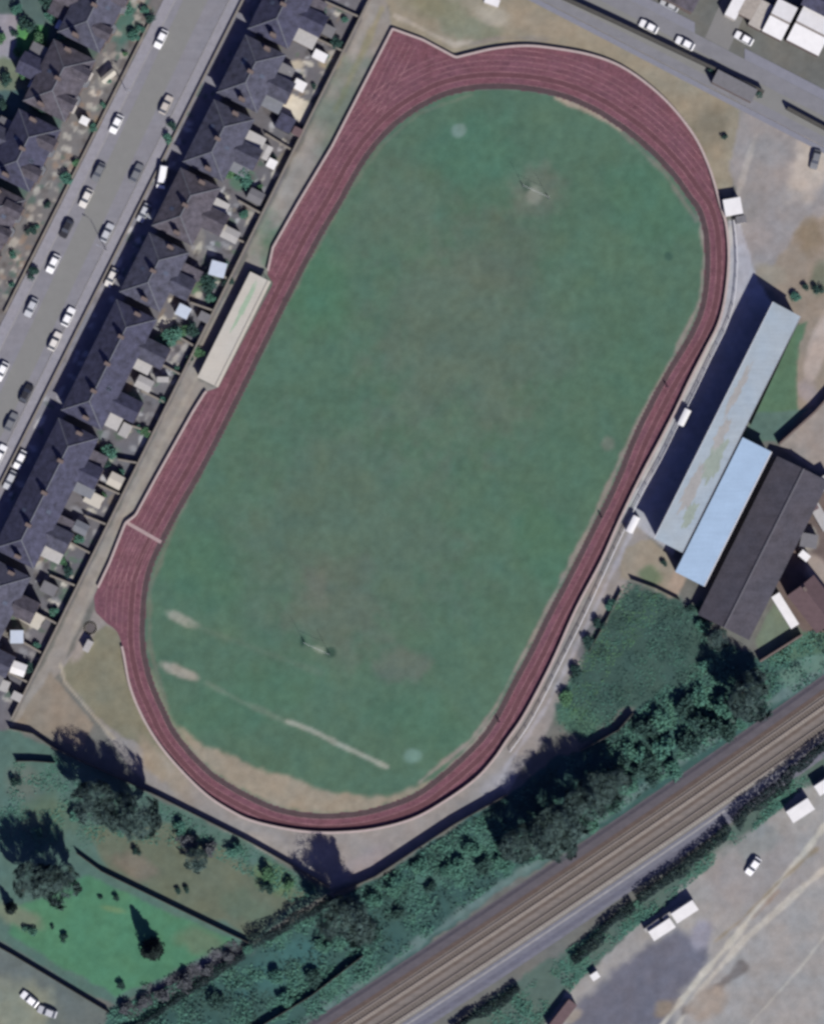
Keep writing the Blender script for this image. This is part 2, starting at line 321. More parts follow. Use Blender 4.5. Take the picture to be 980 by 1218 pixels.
STEP = 0.45
gx = np.arange(-150, 150.01, STEP); gy = np.arange(-170, 170.01, STEP)
GX, GY = np.meshgrid(gx, gy); PX = GX / M + 490; PY = 609 - GY / M
wob1 = fbm(PX, PY, 30, 5) - .5; wob2 = fbm(PX, PY, 12, 9) - .5
C = np.empty(GX.shape + (3,)); C[:] = lin((112, 112, 112))
def sub_box(x0, y0, x1, y1, pad=40):
    j0, j1 = np.searchsorted(gx, ((x0 - pad - 490) * M, (x1 + pad - 490) * M)); i0, i1 = np.searchsorted(gy, ((609 - y1 - pad) * M, (609 - y0 + pad) * M))
    return slice(max(i0, 0), i1), slice(max(j0, 0), j1)
for p in P:
    if p[0] == 's':
        (x, y, rx, ry, rot), col, soft, _, a = p[1], p[2], p[3], p[4], p[5]
        r = max(rx, ry) * 1.8; sl_ = sub_box(x - r, y - r, x + r, y + r, 5)
        X, Y = PX[sl_] - x, PY[sl_] - y; c, s = math.cos(rot), math.sin(rot)
        d = np.hypot((X * c + Y * s) / rx, (-X * s + Y * c) / ry) + wob1[sl_] * .9 + wob2[sl_] * .6
        m = np.clip((1 + soft / 2 - d) / soft, 0, 1)
    elif p[0] == 'a':
        poly, col, soft, wob, a = p[1:]
        q = np.array(poly); sl_ = sub_box(q[:, 0].min(), q[:, 1].min(), q[:, 0].max(), q[:, 1].max())
        X, Y = PX[sl_], PY[sl_]; d = dist_line(X, Y, q, True); d = np.where(inside(X, Y, q), -d, d) + wob1[sl_] * wob + wob2[sl_] * wob * 1.2
        m = np.clip((soft / 2 - d) / soft, 0, 1)
    else:
        pts, col, wid, soft, wob, a = p[1:]
        q = np.array(pts, float); sl_ = sub_box(q[:, 0].min(), q[:, 1].min(), q[:, 0].max(), q[:, 1].max())
        X, Y = PX[sl_], PY[sl_]; d = dist_line(X, Y, q) + (wob1[sl_] + wob2[sl_]) * wob * 1.5
        m = np.clip((wid / 2 + soft / 2 - d) / soft, 0, 1) 
    m = (m * m * (3 - 2 * m) * a)[..., None]
    C[sl_] = C[sl_] * (1 - m) + lin(col) * m
C = C / K
mott = 1 + (fbm(PX, PY, 40, 21) - .5) * .16 + (fbm(PX, PY, 9, 31) - .5) * .3
C *= mott[..., None]
warm = (fbm(PX, PY, 26, 41) - .5) * .14
C[..., 0] *= 1 + warm; C[..., 2] *= 1 - warm * .8
C = np.clip(C, .004, .8)

# zones: the grid is cut into named pieces of ground
zone_names = ['ground', 'pitch', 'car_park', 'yard', 'lawn', 'embankment']
cx = (PX[:-1, :-1] + PX[1:, 1:]) / 2; cy = (PY[:-1, :-1] + PY[1:, 1:]) / 2
Z = np.zeros(cx.shape, int)
Z[inside(cx, cy, inner_c)] = 1
Z[inside(cx, cy, [(880,118),(1100,200),(1100,310),(960,318),(925,320),(900,334),(884,290),(876,240),(868,200)])] = 2
Z[inside(cx, cy, [(1300,640),(1300,1500),(500,1500),(552,1218),(700,1118),(760,1075),(885,980),(1000,880)])] = 3
Z[inside(cx, cy, [(70,1060),(100,1040),(150,1060),(245,1104),(276,1117),(205,1160),(140,1186),(75,1150),(10,1110),(20,1080)])] = 4
Z[inside(cx, cy, [(132,1200),(298,1126),(398,1066),(445,1046),(545,980),(605,946),(660,900),(690,892),(740,860),(800,800),(860,760),(905,782),(955,752),(1200,640),(1200,700),(980,812),(735,975),(590,1062),(490,1140),(330,1260),(100,1420),(60,1420)])] = 5
GMAT = mat('earth_and_turf', (1, 1, 1), 0.17, 1.6, 0.95, attr=True, hue=0.05, fine=5.0, spec=0.1)
nx = len(gx)
V3 = np.c_[GX.ravel(), GY.ravel(), np.zeros(GX.size)]; Cf = np.c_[C.reshape(-1, 3), np.ones(GX.size)]
for zi, zn in enumerate(zone_names):
    ii, jj = np.nonzero(Z == zi); a = ii * nx + jj
    q = np.c_[a, a + 1, a + nx + 1, a + nx]
    u, inv = np.unique(q.ravel(), return_inverse=True)
    me = bpy.data.meshes.new(zn); me.vertices.add(len(u)); me.vertices.foreach_set('co', V3[u].ravel())
    n = len(q); me.loops.add(4 * n); me.loops.foreach_set('vertex_index', inv.ravel().astype(np.int32))
    me.polygons.add(n); me.polygons.foreach_set('loop_start', np.arange(0, 4 * n, 4, dtype=np.int32)); me.polygons.foreach_set('loop_total', np.full(n, 4, np.int32))
    me.update(calc_edges=True); me.validate()
    at = me.color_attributes.new('col', 'FLOAT_COLOR', 'POINT'); at.data.foreach_set('color', Cf[u].ravel())
    me.materials.append(GMAT)
    st(tag_o := bpy.data.objects.new(zn, me)); COL.objects.link(tag_o)
b = MB(); b.add([(-2500,-2500,-.06),(2500,-2500,-.06),(2500,2500,-.06),(-2500,2500,-.06)], [(0,1,2,3)])
st(b.build('terrain', mat('far_fields', alb(96,112,100), .35, 40.0, .95, hue=.15)))

def sheet(name, poly, z, m, kind='structure'):
    b = MB(); b.add([W(x, y, z) for x, y in (poly if sum(poly[i][0]*poly[(i+1)%len(poly)][1]-poly[(i+1)%len(poly)][0]*poly[i][1] for i in range(len(poly))) < 0 else poly[::-1])], [tuple(range(len(poly)))])
    return st(b.build(name, m), kind)
def strip(name, left, right, z, m, closed=True):
    b = MB(); n = len(left); vs = [W(x, y, z) for x, y in left] + [W(x, y, z) for x, y in right]
    b.add(vs, [(i, (i + 1) % n, n + (i + 1) % n, n + i) for i in range(n if closed else n - 1)])
    return st(b.build(name, m))
def slab(name, poly, h, m):
    b = MB(); b.prism([tuple(W(x, y))[:2] for x, y in poly], -.05, h); return st(b.build(name, m))

# ------------------------------------------------------------------ running track
TRACKM = mat('red_track_surface', alb(117, 77, 91), 0.42, 2.2, 0.9, hue=.09, streak=(-62, .8, .16), fine=4)
TRACKD = mat('worn_track_surface', alb(84, 68, 74), 0.3, 1.6, 0.9, hue=.06)
tn = (np.roll(inner_c, -1, 0) - np.roll(inner_c, 1, 0)); tn /= np.linalg.norm(tn, axis=1)[:, None]
nrm = np.c_[-tn[:, 1], tn[:, 0]]
if not inside(*(inner_c[:1] - nrm[:1] * 5).T, inner_c)[0]: nrm = -nrm
def off(d): return inner_c + nrm * d / M
b = MB(); N_in = len(inner_c); outr = resample(np.array(OUT_SM, float), 4.0)
sheet('running_track', [tuple(p) for p in outr], 0.010, TRACKM)
b = MB(); b.add([W(*p, 0.018) for p in inner_c][::-1], [tuple(range(N_in))])
# inside the track the pitch sheet lies level with the running surface: rebuild it as turf with the same colours
COL.objects['pitch'].location.z = 0.016
strip('inside_lane', off(0.0), off(1.3), 0.022, TRACKD)
strip('middle_lane', off(2.5), off(3.6), 0.0225, mat('middle_track_surface', alb(104, 68, 78), .28, 1.5, .9))
LINEM = mat('faded_lane_paint', alb(152, 112, 121), .9, 3.0)
b = MB()
def seg_line(pts, w, z):
    pts = np.array(pts, float); t = np.gradient(pts, axis=0); t /= np.linalg.norm(t, axis=1)[:, None]; n = np.c_[-t[:, 1], t[:, 0]] * w / 2 / M
    l, r = pts + n, pts - n; k = len(pts)
    b.add([W(x, y, z) for x, y in l] + [W(x, y, z) for x, y in r], [(i, i + 1, k + i + 1, k + i) for i in range(k - 1)])
for k in range(1, 8):
    o = off(1.22 * k); ok = inside(o[:, 0], o[:, 1], outr) & (dist_line(o[:, 0], o[:, 1], outr, True) > 3)
    run = []
    for i in range(len(o) + 1):
        if i < len(o) and ok[i]: run.append(o[i])
        else:
            if len(run) > 4: seg_line(run, .12, .026)
            run = []
for k in range(1, 6):                      # the sprint straight runs on past both bends
    t = 467 - 1.22 * k / M
    for s0, s1 in ((-172, -80), (478, 540 + k * 8)):
        pts = np.array([ST(s0 + (s1 - s0) * i / 12, t + (7 if s0 < 0 else -6)) for i in range(13)]); okk = inside(pts[:, 0], pts[:, 1], outr) & ~inside(pts[:, 0], pts[:, 1], inner_c)
        pts = pts[okk]
        if len(pts) > 3: seg_line(pts, .12, .030)
st(b.build('lane_markings', LINEM))
b = MB(); seg_line([(152, 622), (192, 645)], .75, .034); st(b.build('start_line', mat('start_line_paint', alb(172, 150, 154), .2, .8)))

# ------------------------------------------------------------------ streets
ROADM = mat('street_asphalt', alb(136, 134, 146), .16, 2.0, .95, streak=(-63, 1.2, .10), hue=.03)
ROADC = mat('resurfaced_asphalt', alb(134, 133, 136), .08, 2.0, .95)
PAVE = mat('pavement_slabs', alb(150, 147, 160), .2, 1.2, .95, hue=.03)
KERB = mat('kerb_stone', alb(160, 156, 160), .15, .8)
sheet('road', [ST(-420, 187), ST(950, 187), ST(950, 244), ST(-420, 244)], .012, ROADM)
sheet('road_centre', [(255,-80),(285,-80),(17,490),(-93,700),(-120,700),(-10,490)], .018, ROADC)
for t0, t1 in ((174, 186.2), (244.8, 257)):
    slab('pavement', [ST(-420, t0), ST(950, t0), ST(950, t1), ST(-420, t1)], .12, PAVE)
slab('kerb', [ST(-420, 186.3), ST(950, 186.3), ST(950, 187.2), ST(-420, 187.2)], .125, KERB)
slab('kerb', [ST(-420, 243.8), ST(950, 243.8), ST(950, 244.7), ST(-420, 244.7)], .125, KERB)
ROADT = mat('top_street_asphalt', alb(132, 131, 142), .14, 2.0, .95, streak=(27, 1.2, .08))
def TP(x, o): return (x, 44 + (x - 790) * .52 + o)   # o: offset down from the north kerb line
sheet('road', [TP(560, -24), TP(1200, -22), TP(1200, 32), TP(560, 32)], .013, ROADT)
sheet('road', [(838, 45), (866, 60), (1000, -240), (965, -240)], .017, mat('side_street_asphalt', alb(132, 130, 134), .08, 2.0, .95))
sheet('road_centre', [TP(560, -4), TP(1200, -4), TP(1200, 20), TP(560, 20)], .021, ROADC)
slab('pavement', [TP(560, 33), TP(1200, 33), TP(1200, 40), TP(560, 40)], .12, mat('top_pavement', alb(134, 134, 150), .12, 1.5))
slab('pavement', [TP(885, -36), TP(1200, -36), TP(1200, -23), TP(885, -23)], .12, mat('top_pavement', (0, 0, 0)))
slab('pavement', [TP(560, -36), TP(826, -36), TP(826, -23), TP(560, -23)], .12, mat('top_pavement', (0, 0, 0)))
# ------------------------------------------------------------------ railway
def RL(u, v):                               # u along the line eastwards, v to the south-east side (image pixels)
    x = 735 + u * .826; y = 1010 - u * .563 + (u / 330.0) ** 2 * -4; return (x + v * .563, y + v * .826)
def rl_strip(name, v0, v1, z, m): return strip(name, [RL(u, v0) for u in range(-640, 521, 20)], [RL(u, v1) for u in range(-640, 521, 20)], z, m, False)
rl_strip('ballast', -31, -17, .012, mat('dark_ballast', alb(96, 91, 101), .22, 1.5, .95, streak=(34, 1.2, .15)))
rl_strip('ballast', -17, 30, .016, mat('brown_ballast', alb(128, 122, 120), .18, 1.2, .95, streak=(34, .8, .16), hue=.05))
rl_strip('ballast', 30, 50, .013, mat('grey_ballast', alb(118, 118, 134), .2, 1.4, .95, streak=(34, 1.0, .18)))
for v0, v1, c, z in ((-17, -12, (98, 84, 82), .020), (-12, -8.6, (160, 149, 146), .024), (-7.4, -1.6, (100, 88, 86), .024), (-.6, 2.6, (158, 148, 145), .024), (3, 7, (108, 96, 93), .020), (7, 14, (128, 119, 118), .020), (17, 23, (106, 98, 97), .024), (24.8, 28, (162, 157, 157), .024), (33, 35.5, (154, 152, 160), .020), (-29, -25, (78, 74, 86), .020), (41, 46, (106, 106, 124), .020)):
    rl_strip('ballast', v0, v1, z, mat('ballast_%d_%d_%d' % c, alb(*c), .24, 1.0, .95, streak=(34, .8, .2), hue=.05))
RAILM = mat('rail_steel', (0.20, 0.17, 0.155), .15, 1.0, .55, metal=.3)
SLEEP = mat('concrete_sleepers', alb(122, 114, 112), .2, .6)
for v, lab in ((-5, 'northern railway track on brown ballast nearest the sports ground'), (20, 'southern railway track on brown ballast nearest the industrial yard')):
    rt = root('railway_track', W(*RL(0, v)), 0, lab, 'railway track', 'railway tracks')
    base = W(*RL(0, v))
    for sgn in (-1, 1):
        b = MB(); pts = [W(*RL(u, v + sgn * .7175 / M)) for u in range(-640, 521, 20)]
        l = [(W(*RL(u, v + sgn * .7175 / M - .42)) - base, W(*RL(u, v + sgn * .7175 / M + .42)) - base) for u in range(-640, 521, 20)]
        vs = []
        for a, c in l: vs += [(a.x, a.y, .10), (a.x, a.y, .30), (c.x, c.y, .30), (c.x, c.y, .10)]
        fs = []
        for i in range(len(l) - 1):
            for k in range(3): fs.append((i * 4 + k, i * 4 + k + 1, i * 4 + k + 5, i * 4 + k + 4))
        b.add(vs, fs); b.build('rail', RAILM, rt)
    b = MB()
    for i in range(-145, 145):
        u = i * .65 / M
        if abs(u) > 520: continue
        p = W(*RL(u, v)) - base; b.box((p.x, p.y, .07), (.26, 2.5, .14), R(34.3))
    o = b.build('sleepers', SLEEP, rt); o['kind'] = 'stuff'

# ------------------------------------------------------------------ walls, fences, barrier
def wall(name, pts, h, th, m, label, cat='wall', cop=None, group=None, branches=(), over=.05):
    base = W(*pts[0]); r = root(name, base, 0, label, cat, group)
    b, c = MB(), MB()
    for bi, pl in enumerate([pts] + list(branches)):
        hb = h if bi == 0 else h * (.55 + .35 * ((bi * 7) % 5) / 4)
        w = [W(*p) - base for p in pl]
        for i in range(len(w) - 1):
            d = w[i + 1] - w[i]; L = d.length; a = math.atan2(d.y, d.x); mid = (w[i] + w[i + 1]) / 2
            b.box((mid.x, mid.y, hb / 2 - .05), (L + th * .9, th if bi == 0 else th * .7, hb + .1 - i * .002), a)
            if cop: c.box((mid.x, mid.y, hb + .03 + i * .003), (L + th * .9, th + over * 2, .06), a)
    b.build('wall_body' if cat == 'wall' else 'panel', m, r)
    if cop: c.build('coping', cop, r)
    return r
CROSS = []
for s in list(range(-170, 252, 43)) + list(range(262, 590, 40)) + [632, 672, 712]:
    if _r.random() < .85: CROSS.append([ST(s + _r.uniform(-4, 4), _r.uniform(344, 372)), ST(s + _r.uniform(-3, 3), 392)])
wall('yard_wall', [ST(-260, 393.5), ST(-40, 393), ST(300, 394), ST(757, 396)], 1.8, .3, BRICK2, 'long brick wall with cross walls dividing the terrace back yards', cop=COPING, branches=CROSS)
wall('street_wall', [(640, -15), (735, 29), (842, 80), (906, 110)], 2.3, .5, FENCEM, 'dark boundary wall between the top street and the dry ground', cop=FENCEM)
wall('street_wall', [(936, 130), (1010, 170)], 2.0, .5, FENCEM, 'short boundary wall along the car park in the top right corner', cop=FENCEM)
wall('boundary_fence', [(12, 866), (40, 872), (66, 890), (190, 947), (300, 1002), (392, 1054)], 1.9, .12, FENCEM, 'dark fence between the gardens and the foot of the track', 'fence')
wall('boundary_fence', [(398, 1063), (446, 1042), (540, 980), (602, 945)], 2.2, .14, FENCEM, 'dark fence between the track foot and the railway scrub', 'fence')
wall('garden_fence', [(92, 1014), (122, 1036), (245, 1096), (297, 1121)], 1.7, .12, FENCEM, 'dark fence separating the bright lawn from the brown garden', 'fence')
wall('garden_fence', [(-40, 1104), (15, 1134), (130, 1203)], 1.6, .12, FENCEM, 'dark fence along the lower edge of the bright lawn', 'fence')
wall('garden_fence', [(20, 905), (40, 905), (66, 907)], 1.8, .12, FENCEM, 'short dark fence in the garden below the terrace end', 'fence')
wall('railway_fence', [(290, 1234), (317, 1216), (370, 1184), (432, 1136)], 1.8, .12, FENCEM, 'dark fence through the green railway scrub near the bottom edge', 'fence')
wall('railway_fence', [(690, 893), (735, 868), (752, 848)], 2.0, .12, FENCEM, 'dark fence below the dark green rough plot', 'fence')
wall('yard_wall', [(1010, 443), (968, 490), (926, 528)], 2.2, .3, BRICK2, 'diagonal dark wall running up from the blue roofed hall to the right edge', cop=BRICK2)
wall('yard_wall', [(903, 786), (952, 755)], 2.2, .3, BRICK2, 'short dark wall at the foot of the long dark hall', cop=BRICK2)
wall('plot_fence', [(750, 689), (780, 700), (808, 714)], 1.4, .1, FENCEM, 'low fence above the dark green rough plot below the main stand', 'fence')
wall('plot_fence', [(738, 702), (722, 735), (700, 775)], 1.2, .1, FENCEM, 'low fence between the rough plot and the east path', 'fence')
wall('stand_fence', [(948, 384), (920, 445), (892, 505)], 1.3, .06, DARKSTEEL, 'thin dark fence behind the main stand', 'fence')
for s0, s1, t, lab in ((-200, 590, 258.6, 'low front garden wall before the terraces beside the pitch'), (-60, 330, 172, 'low front garden wall before the terraces west of the street')):
    wall('garden_wall', [ST(s0, t), ST(s1, t)], .8, .25, BRICK, lab, cop=COPING)
# low barrier round the track: pale top, solid panels
BARM = mat('barrier_concrete', alb(186, 168, 170), .16, 1.0)
bar = [tuple(p) for p in outr]
i0 = min(range(len(bar)), key=lambda i: math.hypot(bar[i][0] - 318, bar[i][1] - 326)); i1 = min(range(len(bar)), key=lambda i: math.hypot(bar[i][0] - 246, bar[i][1] - 466))
bar = (bar[i1:] + bar[:i0]) if i1 > i0 else bar[i1:i0]
def barrier(pts, label):
    base = W(*pts[0]); rb = root('track_barrier', base, 0, label, 'barrier'); bb, bc = MB(), MB()
    for i in range(len(pts) - 1):
        a, c = W(*pts[i]) - base, W(*pts[i + 1]) - base; d = c - a
        an = math.atan2(d.y, d.x); m_ = (a + c) / 2
        bb.box((m_.x, m_.y, .4), (d.length + .05, .12 + i % 2 * .01, .9), an); bc.box((m_.x, m_.y, .89 + i % 2 * .006), (d.length + .1, .5, .08), an)
    bb.build('panel', BARM, rb); bc.build('coping', BARM, rb)
gapm = [inside(np.array([p[0]]), np.array([p[1]]), [(140, 700), (100, 700), (100, 780), (146, 776)])[0] for p in bar]
g0, g1_ = gapm.index(True), len(gapm) - 1 - gapm[::-1].index(True)
barrier(bar[:g0], 'short pale barrier along the lower left straight between covered stand and throwing circle')
barrier(bar[g1_ + 1:], 'long low pale barrier running round the bends and right side of the red track')

RAILP = [(872, 262), (876, 310), (872, 360), (862, 392), (846, 424), (826, 466), (806, 505), (788, 542), (764, 586), (743, 628), (718, 682), (692, 738), (668, 786), (646, 830), (626, 866), (606, 894)]
rb = root('spectator_rail', W(*RAILP[0]), 0, 'thin white rail on posts between the right straight and its path', 'rail'); base = W(*RAILP[0])
rp = resample(catmull(RAILP, False, 6), 3.0 / M, False)
b = MB(); b.tube([W(x, y, 1.05) - base for x, y in rp], .09, 6); b.build('top_rail', WHITE, rb)
b = MB(); b.tube([W(x, y, .55) - base for x, y in rp], .05, 6); b.build('middle_rail', WHITE, rb)
b = MB(); b.tube([(0, 0, -.05), (0, 0, 1.0)], .07, 6); pm = b.mesh('post', WHITE)
for x, y in rp: inst('post', pm, rb, W(x, y) - base)

# ------------------------------------------------------------------ houses
ROOFS = [mat('slate_roof', alb(78, 78, 97), .8, 1.3, .8, streak=(63, .5, .12), hue=.04), mat('brown_tile_roof', alb(88, 83, 95), .8, 1.3, .85, streak=(63, .5, .12), hue=.05),
         mat('dark_slate_roof', alb(68, 68, 92), .8, 1.3, .75, streak=(63, .5, .12), hue=.03)]
FELT = mat('felt_roof', alb(120, 118, 126), .2, 1.0, .9)
PALEROOF = mat('pale_sheet_roof', alb(176, 172, 176), .15, 1.0, .7)
LEAD = mat('lead_flashing', alb(120, 122, 134), .2, .8, .7)
FRAME = mat('window_frame_paint', (.45, .45, .44), .05)
def hip_roof(b, L, D, z, pitch, ov=.35, x0=0, y0=0, hip=(True, True), th=.14):
    hx, hy = D / 2 + ov, L / 2 + ov; rz_ = z + hx * math.tan(pitch); e0 = hy - (hx * .95 if hip[0] else 0); e1 = hy - (hx * .95 if hip[1] else 0)
    c = [(x0 - hx, y0 - hy, z), (x0 + hx, y0 - hy, z), (x0 + hx, y0 + hy, z), (x0 - hx, y0 + hy, z)]
    lo = [(p[0], p[1], z - th) for p in c]; r0 = (x0, y0 - e0, rz_); r1 = (x0, y0 + e1, rz_)
    b.add(c + [r0, r1] + lo, [(0, 1, 4), (1, 2, 5, 4), (2, 3, 5), (3, 0, 4, 5), (9, 8, 7, 6), (0, 6, 7, 1), (1, 7, 8, 2), (2, 8, 9, 3), (3, 9, 6, 0)])
    return rz_
def gable_x(b, x0, x1, yc, w, z, rise, ov=.2):     # little roof whose ridge runs along x
    hy = w / 2 + ov; x1 += ov
    b.add([(x0, yc - hy, z), (x1, yc - hy, z), (x1, yc + hy, z), (x0, yc + hy, z), (x0, yc, z + rise), (x1, yc, z + rise)],
          [(0, 1, 5, 4), (3, 4, 5, 2), (1, 2, 5), (0, 4, 3), (3, 2, 1, 0)])
def window_mesh(w, h):
    b = MB(); b.box((.03, 0, 0), (.06, w, h), 0, 0); b.box((.045, 0, 0), (.06, w - .16, h - .16), 0, 1); b.box((.065, 0, 0), (.05, .07, h - .16), 0, 0); b.box((.07, 0, -h / 2 - .05), (.14, w + .2, .08), 0, 0)
    return b.mesh('window', [FRAME, GLASS])
WIN = window_mesh(1.1, 1.4)
def door_mesh():
    b = MB(); b.box((.035, 0, 0), (.07, .95, 2.05), 0, 0); b.box((.05, 0, .7), (.06, .6, .35), 0, 1); b.box((.08, .36, 0), (.06, .05, .15), 0, 1); return b.mesh('door', [TIMBER, GLASS])
DOOR = door_mesh()
def terrace(s0, s1, t0, depth, n, roof, wallm, label, east=True, seed=0, pale=()):
    rnd = random.Random(seed); gap = 4.5
    L = (s1 - s0 - 2 * gap) * M; D = depth * M; c = ST((s0 + s1) / 2, t0 + depth / 2)
    sg = 1 if east else -1                  # local +x towards the pitch; the street front is at -x for the eastern row
    r = root('terraced_house', W(*c), ROT, label, 'house', 'terraced houses along the street')
    eave = 4.8; b = MB(); b.box((0, 0, eave / 2 - .06), (D, L, eave + .1)); b.build('wall', wallm, r)
    b = MB(); rz_ = hip_roof(b, L, D, eave, R(31)); rf = b.build('roof', ROOFS[roof], r)
    b = MB(); b.tube([(0, -L / 2 + D * .45, rz_ + .03), (0, L / 2 - D * .45, rz_ + .03)], .13, 6)
    for sx in (-1, 1):
        for sy in (-1, 1): b.tube([(sx * (D / 2 + .3), sy * (L / 2 + .3), eave + .05), (0, sy * (L / 2 - D * .46), rz_ + .02)], .11, 5)
    b.build('ridge_tiles', LEAD, rf)
    pl = L / n
    for i in range(n + 1):
        y = -L / 2 + i * pl
        if i in (0, n): y += .6 * (1 if i == 0 else -1)
        if n > 2 and i % 2 and i not in (0, n): pass
        b = MB(); zc = eave + 1.2 if i in (0, n) else rz_
        x = sg * (.9 if i in (0, n) else 0); zb = 4.4 if i in (0, n) else rz_ - 1; zt = rz_ + (.9 if i in (0, n) else 1.2)
        b.box((x, y, (zb + zt) / 2), (1.15, .62, zt - zb)); b.box((x, y, zt + .05), (1.3, .76, .1))
        ch = b.build('chimney', BRICK2, rf)
    k = 0
    for i in range(n):                      # front
        y = -L / 2 + (i + .5) * pl; mir = 1 if i % 2 else -1; fx = -sg * D / 2
        inst('window', WIN, r, (fx, y - mir * pl * .24, 3.75), math.pi if sg > 0 else 0); inst('door', DOOR, r, (fx, y + mir * pl * .3, 1.06), math.pi if sg > 0 else 0)
        b = MB(); bx = fx - sg * .45; yb = y - mir * pl * .2
        poly = [(fx, yb - 1.25), (fx - sg * .9, yb - .75), (fx - sg * .9, yb + .75), (fx, yb + 1.25)]
        b.prism(poly, -.05, 2.7); b.prism([(p[0] - sg * (.12 if k_ in (1, 2) else 0), p[1] * 1.0) for k_, p in enumerate(poly)], 2.7, 2.95, 2)
        b.box((fx - sg * .91, yb, 1.7), (.04, 1.3, 1.3), 0, 1)
        b.build('bay_window', [wallm, GLASS, LEAD], r)
        inst('window', WIN, r, (sg * D / 2, y + mir * pl * .28, 3.75), 0 if sg > 0 else math.pi)
    for i in range(0, n, 2):                # rear wings, shared by a pair
        m_ = min(2, n - i); y = -L / 2 + (i + m_ / 2) * pl; w = min(4.6, pl * .55 * m_); lx = (26 + rnd.uniform(-4, 5)) * M
        x0 = sg * D / 2; b = MB(); h = 4.1 + rnd.uniform(-.3, .3); b.box((x0 + sg * lx / 2, y, h / 2 - .06), (lx, w, h + .1)); we = b.build('rear_wing', wallm, r)
        b = MB()
        if sg > 0: gable_x(b, x0 - .5, x0 + lx, y, w, h, 1.5)
        else: gable_x(b, x0 - lx - .2, x0 + .5, y, w, h, 1.5)
        b.build('wing_roof', ROOFS[(roof + 1) % 3] if rnd.random() < .5 else ROOFS[roof], we)
        for q in (-1, 1):
            if rnd.random() < .75:
                lw, ll = rnd.uniform(2.0, 3.0), rnd.uniform(3, 5); yy = y + q * (w / 2 + lw / 2 + .1)
                if abs(yy) + lw / 2 > L / 2: continue
                hh = rnd.uniform(2.4, 2.9); b = MB(); b.box((x0 + sg * ll / 2, yy, hh / 2 - .05), (ll, lw, hh + .08)); le = b.build('lean_to', wallm, r)
                b = MB(); xa, xb_ = x0, x0 + sg * (ll + .2)
                vs = [(xa, yy - lw / 2 - .1, hh + .75), (xb_, yy - lw / 2 - .1, hh), (xb_, yy + lw / 2 + .1, hh), (xa, yy + lw / 2 + .1, hh + .75)]
                vs += [(v[0], v[1], hh - .02) for v in vs]; fs = [(0, 1, 2, 3), (7, 6, 5, 4), (0, 4, 5, 1), (1, 5, 6, 2), (2, 6, 7, 3), (3, 7, 4, 0)]
                if sg < 0: fs = [f[::-1] for f in fs]
                b.add(vs, fs); b.build('lean_to_roof', rnd.choice([FELT, PALEROOF, ROOFS[1], LEAD]), le)
    for q in range(rnd.randint(1, 3)):      # roof lights
        y = rnd.uniform(-L / 2 + D * .5, L / 2 - D * .5); sx = rnd.choice((-1, 1)); sl_ = math.tan(R(31)); x = sx * D * .27; z = eave + (D / 2 + .35 - abs(x)) * sl_
        b = MB(); a = R(31) * sx; dx, dz = .55 * math.cos(R(31)), .55 * math.sin(R(31)) * -sx
        vs = [(x - dx, y - .4, z - dz + .06), (x + dx, y - .4, z + dz + .06), (x + dx, y + .4, z + dz + .06), (x - dx, y + .4, z - dz + .06)]
        vs += [(v[0], v[1], v[2] - .3) for v in vs]
        b.add(vs, [(0, 1, 2, 3), (7, 6, 5, 4), (0, 4, 5, 1), (1, 5, 6, 2), (2, 6, 7, 3), (3, 7, 4, 0)]); b.build('roof_light', mat('roof_light_glass', (.06, .07, .09), .1, rough=.15, spec=.6), rf)
    return r, D, eave
E_ = [(-186, -96, 2, 2, 'pair of hipped slate houses topmost of the row beside the pitch, partly out of frame'),
      (-94, -12, 2, 0, 'hipped slate house pair behind the cream paved yard, second from the top beside the pitch'),
      (-9, 79, 2, 0, 'hipped slate house pair beside the upper left track bend, third from the top'),
      (81, 163, 2, 1, 'hipped house pair backing onto the yard with the pale blue shed, fourth from the top'),
      (166, 250, 2, 0, 'hipped house pair behind the upper end of the cream stand, fifth from the top'),
      (254, 406, 4, 2, 'long dark hipped terrace behind the lower end of the cream stand roof'),
      (410, 588, 4, 2, 'longest dark hipped terrace, behind the lower left straight of the track'),
      (593, 742, 4, 0, 'lowest terrace of the row beside the pitch, ending at the corner gardens')]
for i, (s0, s1, n, rf, lab) in enumerate(E_): terrace(s0, s1, 284.5 + (s0 + 60) * .010, 50, n, rf, (BRICK, BRICK2)[i % 2], lab, True, 10 + i)
W_ = [(-90, 8, 2, 0, 'hipped house pair at the top of the row west of the street'), (12, 99, 2, 1, 'brown roofed house pair west of the street beside the bright green garden'),
      (104, 192, 2, 2, 'dark hipped house pair west of the street at the left edge'), (197, 330, 4, 1, 'terrace west of the street cut by the left edge, lowest of its row')]
for i, (s0, s1, n, rf, lab) in enumerate(W_):
    r, D, eave = terrace(s0, s1, 84, 52, n, rf, BRICK, lab, False, 40 + i)
    L = (s1 - s0 - 9) * M
    for y in ((-.25, .25) if n == 2 else (-.375, -.125, .125, .375)):   # gabled front dormers over the street side
        b = MB(); b.box((D / 2 - .2, y * L, 3.2), (1.6, 2.6, 6.5 - .2 * abs(y)), 0); b.build('front_gable', RENDERW if i == 1 else BRICK, r)
        b = MB(); gable_x(b, D / 2 - 3.2, D / 2 + .75, y * L, 2.6, 6.3, .9); b.build('gable_roof', ROOFS[1], r)

